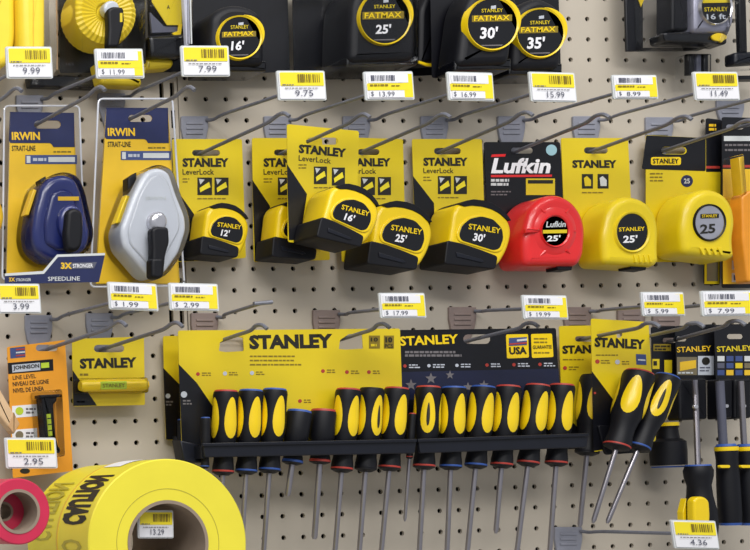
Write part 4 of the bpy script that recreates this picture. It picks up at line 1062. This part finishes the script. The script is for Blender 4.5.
# two nut drivers
for k, (u, lb) in enumerate(((723.5, 'left one of two black nut drivers with yellow rim at the right edge'), (744.5, 'right one of two black nut drivers with yellow rim at the right edge'))):
    D2 = 0.064
    t = thing('nut_driver', lb, 'nut driver', W(u, 525, D2), 'nut drivers at the right edge')
    lathe_at(t, u + 1, 381, 444, 0.060, [(0.0045 if k == 0 else 0.0032, 0), (0.0045 if k == 0 else 0.0032, 1)], M_GREYB if k == 0 else M_STEEL, 'shaft', n=14, ref=470)
    lathe_at(t, u, 444, 446.5, D2, [(0.009, 0), (0.0108, 1)], M_BLUECAP, 'collar')
    h = lathe_at(t, u, 446.5, 523, D2, [(0.0112, 0), (0.0117, 0.05), (0.0108, 0.18), (0.0112, 0.3), (0.0118, 0.6), (0.0118, 0.9), (0.011, 1)], M_BLK, 'handle')
    lathe_at(t, u, 447, 451, D2, [(0.0118, 0), (0.0121, 0.5), (0.0118, 1)], M_YEL, 'yellow_rim', h)
    build('grip_insert', prism(slot(u - 3, 465, u + 7, 468), D2 + 0.0128, 0.004, 0.0005), M_YEL, h)
    lathe_at(t, u, 523, 525.5, D2, [(0.0112, 0), (0.0105, 1)], M_BLUECAP, 'end_cap')

# ------------------------------------------------------------------ rolls of tape
def roll(label, name, cu, cv, rx, core_px, df, width, film, group, cat, core_w=0.0035):
    c0 = W(cu, cv, df); ro = (W(cu + rx, cv, df) - c0).length; ri = (W(cu + core_px, cv, df) - c0).length
    t = thing(name, label, cat, (c0.x, -df + width, c0.z - ro), group)
    # film: slightly dished layers
    b = build('tape_film', ring_xz(c0.x, c0.z, ro, ri + core_w, -df, -df + width, 96, 0.0012), film, t, smooth=40)
    build('core', ring_xz(c0.x, c0.z, ri + core_w * 0.98, ri, -df - 0.0008, -df + width + 0.0008, 72), M_CORE, t, smooth=40)
    return t, b, c0, ro, ri
def on_roll(parent, name, c0, ro, s, a0, a1, y0, y1, m, bold=0.03):
    """lettering wrapped on the outer face: runs along the angle a0..a1 (deg), height between y0 and y1"""
    vv, ff = text_mesh(s, bold, 0)
    V = []
    for x, z in vv:
        a = math.radians(a0 + (a1 - a0) * x); r_ = ro + 0.0004
        V.append((c0.x + r_ * math.cos(a), y0 + (y1 - y0) * z, c0.z + r_ * math.sin(a)))
    return build(name, (V, ff), m, parent, smooth=0, recalc=False)
DR = 0.205
t, b, c0, ro, ri = roll('large yellow caution tape roll in front with black printed letters', 'caution_tape_roll', 168, 543, 78.5, 37, DR, 0.072, M_TAPE, 'caution tape rolls', 'tape roll')
on_roll(b, 'lettering', c0, ro, 'CAUTION', 166, 124, -DR + 0.064, -DR + 0.010, M_INK, 0.07)
on_roll(b, 'ghost_lettering', c0, ro, 'CUIDADO', 232, 176, -DR + 0.060, -DR + 0.014, M_TAPEINK, 0.02)
build('layer_line', ring_xz(c0.x, c0.z, ri + (ro - ri) * 0.34, ri + (ro - ri) * 0.325, -DR - 0.0003, -DR + 0.0005, 96), M_TAPEINK, b, smooth=0)
build('back_edge', ring_xz(c0.x, c0.z, ro + 0.0004, ro - 0.004, -DR + 0.0690, -DR + 0.0722, 96), M_TAPEO, b, smooth=40)
V, Fc = [], []
for k in range(13):
    a = math.radians(101 - 13 + k * 2.0)
    for y in (-DR + 0.030, -DR + 0.066): V.append((c0.x + (ro + 0.0006) * math.cos(a), y, c0.z + (ro + 0.0006) * math.sin(a)))
for k in range(12): Fc.append((2 * k, 2 * k + 2, 2 * k + 3, 2 * k + 1))
build('white_label', (V, Fc), M_WHITE, b, smooth=30, recalc=False)
c2 = c0.copy()
Dr2 = DR - 0.0745
t = thing('caution_tape_roll', 'yellow caution tape roll behind the front one, showing only at its left', 'tape roll', (c0.x, -Dr2 + 0.072, c0.z - ro), 'caution tape rolls')
b = build('tape_film', ring_xz(c0.x, c0.z - 0.001, ro * 0.985, ri + 0.0035, -Dr2, -Dr2 + 0.072, 96, 0.0012), M_TAPE, t, smooth=40)
build('core', ring_xz(c0.x, c0.z - 0.001, ri + 0.0034, ri, -Dr2 - 0.0003, -Dr2 + 0.0728, 72), M_CORE, t, smooth=40)
on_roll(b, 'ghost_lettering', c0, ro * 0.985, 'CAUTION', 178, 130, -Dr2 + 0.062, -Dr2 + 0.012, M_TAPEINK, 0.02)
hook('grey wire hook running through the yellow caution tape rolls', 55, 508, 552, None, (155, 519), arm_d=0.1835)
price_tag('price tag reading 13.29 seen through the core of the yellow roll', q4(138.5, 511.5, 172, 537, 0, 0.5), '13.29', d=0.186)

t, b, c0, ro, ri = roll('pink red flagging tape roll in front at the lower left edge', 'flagging_tape_roll', 18.5, 511.5, 31.5, 18.5, 0.205, 0.030, M_PINK, 'flagging tape rolls', 'tape roll', 0.0030)
t = thing('flagging_tape_roll', 'pink red flagging tape roll seen through the core of the front one', 'tape roll', (c0.x, -0.174 + 0.03, c0.z - ro), 'flagging tape rolls')
build('tape_film', ring_xz(c0.x - 0.002, c0.z, ro, ri * 0.52, -0.1735, -0.1435, 80, 0.001), M_PINK, t, smooth=40)
build('core', ring_xz(c0.x - 0.002, c0.z, ri * 0.52, ri * 0.40, -0.1740, -0.1430, 60), M_CORE, t, smooth=40)

# ------------------------------------------------------------------ top row of packs (cut by the frame)
G5 = 'black tape measures in clear packs'
def fatmax(label, cardp, body, ring, num, d, th, bar, numbox, name_v, shell=None):
    t = thing('boxed_tape_measure', label, 'tape measure', W(*cardp[3], d - th), G5)
    c = card(t, cardp, d - th - 0.002, M_CARDB, (), 0.004)
    case = build('tape_case', prism(body, d, th, 0.009, 0.010, back_bev=0.006, steps=4), M_BLK, t)
    u, v, rx, ry = ring
    di = dial_disc(t, u, v, rx, ry, d + 0.002, M_BLKG, M_YEL, 2.8, 0.006)
    cres = []
    for k in range(13):
        a = math.radians(-78 + k * 8); cres.append((u + (rx + 2) * math.cos(a), v + (ry + 2) * math.sin(a)))
    for k in range(12, -1, -1):
        a = math.radians(-78 + k * 8); e = 3.2 * math.sin(math.pi * k / 12)
        cres.append((u + (rx + 2.8 + e) * math.cos(a), v + (ry + 2.8 + e) * math.sin(a)))
    build('yellow_crescent', prism(cres, d + 0.0022, 0.005, 0.0006), M_YEL, di)
    if num:
        b0, b1, b2, b3 = bar
        build('logo_bar', flat([(b0, b1 + 1), (b2, b1), (b2, b3 - 1), (b0, b3)], d + 0.0023), M_INKG, di, smooth=0)
        text(di, 'FATMAX', (b0 + 2, b3 - 1), (b2 - 2, b3 - 2), (b3 - b1) * 0.68, d + 0.0024, M_YEL, 0.02, 0.1)
        text(di, 'STANLEY', (u - rx * 0.42, name_v), (u + rx * 0.45, name_v - 0.6), 3.6, d + 0.002, M_CARD, 0.01)
        text(di, num, (numbox[0], numbox[3]), (numbox[2], numbox[3] - 0.4), numbox[3] - numbox[1], d + 0.002, M_WHITE, 0.03, 0.15)
        build('ring_print', flat([(u - rx * .45, v + ry * .84), (u + rx * .45, v + ry * .82), (u + rx * .4, v + ry * .87), (u - rx * .4, v + ry * .88)], d + 0.0023), M_GREYINK, di, smooth=0)
        build('flag_print', flat([(u - 1, v - ry * .72), (u + 4, v - ry * .75), (u + 4, v - ry * .62), (u - 1, v - ry * .60)], d + 0.0023), M_GREYP, di, smooth=0)
    build('base_foot', prism([(body[-1][0] - 3, body[-1][1] - 6), (body[-2][0] + 1, body[-2][1] - 6), (body[-2][0] + 1, body[-2][1] + 5), (body[-1][0] - 3, body[-1][1] + 5)], d - 0.006, th - 0.010, 0.003, 0.002), M_BLKG, t)
    if shell: build('clear_shell', prism(shell, d + 0.006, th + 0.0065, 0.006, 0.008), M_CLEAR, t)
    return t
fatmax('16 foot black tape measure with yellow ring dial in the top row', [(192, -25), (287, -25), (290, 72), (194, 74)],
       [(212, 14), (226, 4), (246, 4), (262, 12), (266, 30), (266, 66), (210, 66)], (239.5, 37.5, 20.5, 20.5), "16'", 0.076, 0.050, (222, 31, 256, 37.5), (231, 41, 245, 50.5), 29)
fatmax('25 foot black tape measure with large yellow ring dial in the top row', [(292, -25), (410, -25), (414, 78), (294, 80)],
       [(352, 4), (358, -14), (376, -20), (402, -18), (416, -4), (418, 20), (417, 60), (350, 62)], (384.5, 18, 24.5, 25.5), "25'", 0.082, 0.056, (362.5, 11, 404, 19.5), (375.5, 24.5, 392, 34), 8.5,
       [(322, -30), (421, -30), (421, 62), (320, 66)])
fatmax('30 foot black tape measure with yellow ring dial overlapping the 35 foot one', [(430, -25), (493, -25), (496, 76), (432, 78)],
       [(466, 6), (474, -10), (492, -18), (512, -12), (522, 6), (514, 40), (511, 64), (458, 66)], (492, 24, 24.5, 25), "30'", 0.098, 0.038, (472, 14.5, 512, 22), (480, 27, 499, 39), 12.5)
fatmax('35 foot black tape measure at the right end of the black tapes', [(508, -25), (558, -25), (561, 73), (512, 75)],
       [(514, 14), (524, 2), (540, -4), (558, 4), (566, 20), (564, 40), (562, 69), (512, 70)], (540, 33, 23, 23.5), "35'", 0.074, 0.050, (519, 26, 558, 33.5), (527, 37, 546, 49), 24.5)
t = thing('boxed_tape_measure', 'half hidden black tape pack between the 25 and 30 foot tapes', 'tape measure', W(404, 76, 0.02), G5)
build('tape_case', prism([(420, 10), (428, -8), (450, -8), (456, 20), (455, 62), (418, 64)], 0.046, 0.020, 0.006, 0.006), M_BLK, t)
build('yellow_crescent', prism([(419, 60.5), (427, 63), (438, 63.6), (449, 61), (449, 63), (438, 66.4), (427, 66), (419, 63)], 0.048, 0.002, 0.0005), M_YEL, t)
build('card', prism([(410, -25), (456, -25), (458, 74), (412, 76)], 0.018, 0.0008), M_CARDB, t, smooth=0)

# yellow bottles at the left
for k, (lb, pts, d) in enumerate((('yellow plastic bottle at the top left corner', [(-26, -30), (16, -30), (17, 40), (10, 66), (-26, 70)], 0.07),
                                  ('yellow plastic bottle above the 9.99 tag', [(20, -30), (47, -30), (47, 46), (44, 58), (22, 60)], 0.08))):
    t = thing('chalk_bottle', lb, 'bottle', W(*pts[-1], d - 0.02), 'yellow bottles at the top left')
    b = build('bottle', prism(pts, d, 0.042, 0.009, 0.012, back_bev=0.008, steps=5), mat('bottle_yellow', (248, 218, 60), 0.35, var=0.03), t)
    build('bottle_seam', tube([W((pts[0][0] + pts[1][0]) / 2, -28, d + 0.0002), W((pts[0][0] + pts[1][0]) / 2, 55, d + 0.0002)], 0.0006), M_GOLD, b)

# yellow open reel in a clear pack
t = thing('measuring_reel_pack', 'yellow ribbed open reel with black crank in clear pack', 'reel', W(58, 82, 0.018))
c = card(t, [(58, -25), (139, -25), (142, 72), (60, 73)], 0.018, M_CARDB, (), 0.003)
text(c, '165', (66, 65.5), (74, 65.5), 3, 0.018, M_GREYB, 0.01)
build('yellow_edge', flat([(136, -20), (138.5, -20), (141, 70), (130, 71), (137, 66)], 0.0183), M_CARD, c, smooth=0)
for k in range(5): build('printed_mark', flat(rect(131, 2 + 9 * k, 135, 7 + 9 * k), 0.0183), M_GREYB, c, smooth=0)
DQ = 0.055
q0 = W(104, 13, DQ); rq = (W(136, 13, DQ) - q0).length
V = []; Fc = []; n = 72; rows = [(0.22, 0.0), (0.30, 0.003), (0.78, 0.006), (0.95, 0.002), (1.0, -0.006), (1.0, -0.028), (0.9, -0.032)]
for k in range(n):
    a = 2 * math.pi * k / n; rib = 0.0012 if k % 2 else 0.0
    for f_, y_ in rows:
        e = rib if 0.3 < f_ < 1.0 or (f_ == 1.0) else 0
        V.append((q0.x + rq * f_ * math.cos(a), q0.y - y_ - e, q0.z + rq * f_ * math.sin(a)))
m_ = len(rows)
for k in range(n):
    j = (k + 1) % n
    for i in range(m_ - 1): Fc.append((k * m_ + i, k * m_ + i + 1, j * m_ + i + 1, j * m_ + i))
Fc.append(tuple(k * m_ for k in range(n))); Fc.append(tuple(k * m_ + m_ - 1 for k in range(n)))
build('reel', (V, Fc), mat('reel_yellow', (236, 206, 40), 0.35, var=0.03), t, smooth=20)
cr = build('crank', prism([(108, 9), (113, 6), (124, 7), (125, 22), (119, 47), (108, 47), (109, 28)], DQ + 0.018, 0.009, 0.003, 0.004), M_BLK, t)
build('crank_pivot', prism(circ(112, 8, 8, DQ, 24, 8), DQ + 0.0125, 0.010, 0.003), M_GREYP, t)
build('crank_slot', flat(rect(120, 13, 122.5, 22), DQ + 0.0183), M_CARD, cr, smooth=0)
build('reel_handle', prism([(97, 62), (140, 62), (143, 86), (102, 84)], 0.042, 0.018, 0.005, 0.004), mat('olive_yellow', (206, 180, 30), 0.35), t)
build('pack_base', prism([(29, 76), (66, 75), (100, 78), (100, 88), (31, 86)], 0.016, 0.012, 0.002, 0.002), M_BLKG, t)
build('clear_shell', prism([(77, -30), (147, -30), (148, 74), (78, 76)], 0.066, 0.047, 0.006, 0.006), M_CLEAR, t)
t = thing('clear_pack', 'crumpled clear plastic pack between the yellow bottle and the reel', 'package', W(48, 72, 0.03))
build('clear_shell', prism([(47, -30), (56, -30), (58, 50), (57, 72), (52, 70), (48, 40)], 0.05, 0.02, 0.003, 0.003), M_CLEAR, t)
build('card', prism([(49, -30), (57, -30), (58, 70), (53, 68)], 0.028, 0.001), mat('tan_card', (172, 142, 108), 0.5, var=0.15), t, smooth=0)

# black and yellow pack
t = thing('blade_pack', 'black pack with yellow panel left of the 16 foot black tape', 'package', W(146, 73, 0.015))
c = card(t, [(147, -25), (184, -25), (187, 71), (149, 73)], 0.015, M_CARDB, (), 0.003)
build('yellow_panel', prism([(152, -20), (181, -20), (182, 25), (167, 25), (152, 2)], 0.040, 0.001), M_CARD, t, smooth=0)
text(t, 'A', (167, 9), (170, 9), 4, 0.040, M_INK, 0.02)
build('yellow_corner', prism([(179, 24), (182.5, 24), (181, 35), (176, 37), (172, 33), (178, 31)], 0.041, 0.002, 0.0004), M_YEL, t)
build('grey_insert', prism([(150, 12), (164, 26), (180, 27), (180, 32), (152, 33)], 0.038, 0.003, 0.0006), M_GREYB, t)
build('lower_body', prism([(149, 35), (186, 33), (188, 55), (178, 58), (150, 56)], 0.044, 0.022, 0.005, 0.005), M_BLKG, t)
build('yellow_foot', prism([(146, 59), (171, 57), (175, 62), (172, 68), (146, 70)], 0.034, 0.016, 0.004, 0.004), mat('olive_yellow', (206, 180, 30), 0.35), t)
build('clear_shell', prism([(149, -30), (188, -30), (190, 50), (186, 56), (150, 58)], 0.050, 0.028, 0.005, 0.005), M_CLEAR, t)
t = thing('clear_pack', 'tall clear plastic edge beside the 16 foot black tape', 'package', W(182, 44, 0.05))
build('clear_shell', prism([(182, -30), (189, -30), (191, 44), (187, 46)], 0.058, 0.006, 0.002, 0.002), mat('milky_plastic', (196, 198, 212), 0.2), t)
build('rim', tube([W(189.5, -30, 0.060), W(191.5, 44, 0.060)], 0.0009), M_HOLD, t)

# clear packs at the top right
t = thing('framed_pack', 'empty-looking pack with black frame at the top right', 'package', W(626, 50, 0.02))
build('frame', prism([(625, -30), (700, -30), (700, 50.5), (627, 51)], 0.026, 0.003, 0.001, 0.001, holes=[[(642.5, -28), (697, -28), (697, 47.5), (643, 47.8)]]), M_CARDB, t)
build('yellow_tip', prism([(637, -5), (646, -5), (641, 7)], 0.0275, 0.001), M_YEL, t)
build('clear_window', prism([(642.7, -27), (696.8, -27), (696.8, 47.2), (643.2, 47.5)], 0.025, 0.0004), M_SMOKE, t)
t = thing('clamshell_pack', 'clear clamshell with a chrome ringed dial at the top right', 'package', W(664, 42, 0.03))
build('black_block', prism([(672, -25), (688, -25), (689, 30), (672, 30)], 0.050, 0.022, 0.003, 0.003), M_BLK, t)
build('black_base', prism([(664, 32), (690, 31), (727, 30), (728, 44), (700, 42), (666, 41)], 0.052, 0.022, 0.003, 0.004), M_BLKG, t)
build('tape_case', prism([(694, -25), (735, -25), (735, 24), (728, 32), (694, 32)], 0.058, 0.030, 0.006, 0.006), mat('dark_silver', (150, 150, 166), 0.25, metal=0.4), t)
di = dial_disc(t, 716, 7, 14.5, 16.5, 0.060, M_BLKG, M_SILVER, 2.4, 0.004)
build('yellow_bar', flat([(703, -3), (730, -3.5), (730, 2.5), (703, 3)], 0.0604), M_CARD, di, smooth=0)
text(di, 'STANLEY', (704.5, 11.5), (728, 11), 4.2, 0.060, M_CARD, 0.01)
text(di, '16 ft', (707, 19.5), (726, 19), 5.5, 0.060, M_GREYP, 0.02)
build('yellow_oval', prism(circ(719.5, 37, 7.5, 0.06, 20, 4), 0.055, 0.002, 0.0005), M_YEL, t)
build('clear_shell', prism([(660, -30), (732, -30), (733, 28), (726, 42), (663, 44)], 0.066, 0.0375, 0.006, 0.005), M_CLEAR, t)
t = thing('clear_pack', 'small clear pack with dark bars above the 11.49 tag', 'package', W(688, 75, 0.03))
build('clear_shell', prism([(688, 53), (713, 53), (713, 74), (688, 76)], 0.036, 0.018, 0.004, 0.003), M_CLEAR, t)
for u in (690, 697, 704):
    build('dark_bar', prism([(u, 54), (u + 5, 54), (u + 5, 74), (u, 74)], 0.030, 0.008, 0.002), M_CARDB if u != 697 else M_GREYB, t)
t = thing('clear_pack', 'dark strapped clear pack at the right edge of the top row', 'package', W(729, 65, 0.04))
build('strap', prism([(738, -25), (746, -25), (748, 52), (741, 52)], 0.050, 0.006, 0.002), M_BLK, t)
build('body', prism([(735, 52), (766, 50), (766, 62), (735, 64)], 0.050, 0.014, 0.004, 0.004), M_TRAY, t)
build('clear_shell', prism([(736, -28), (766, -28), (766, 66), (736, 67)], 0.056, 0.022, 0.005, 0.005), M_CLEAR, t)
build('bottom_rail', prism([(730, 75.5), (766, 75), (766, 79), (732, 79.5)], 0.030, 0.012, 0.001), M_CARDB, t)
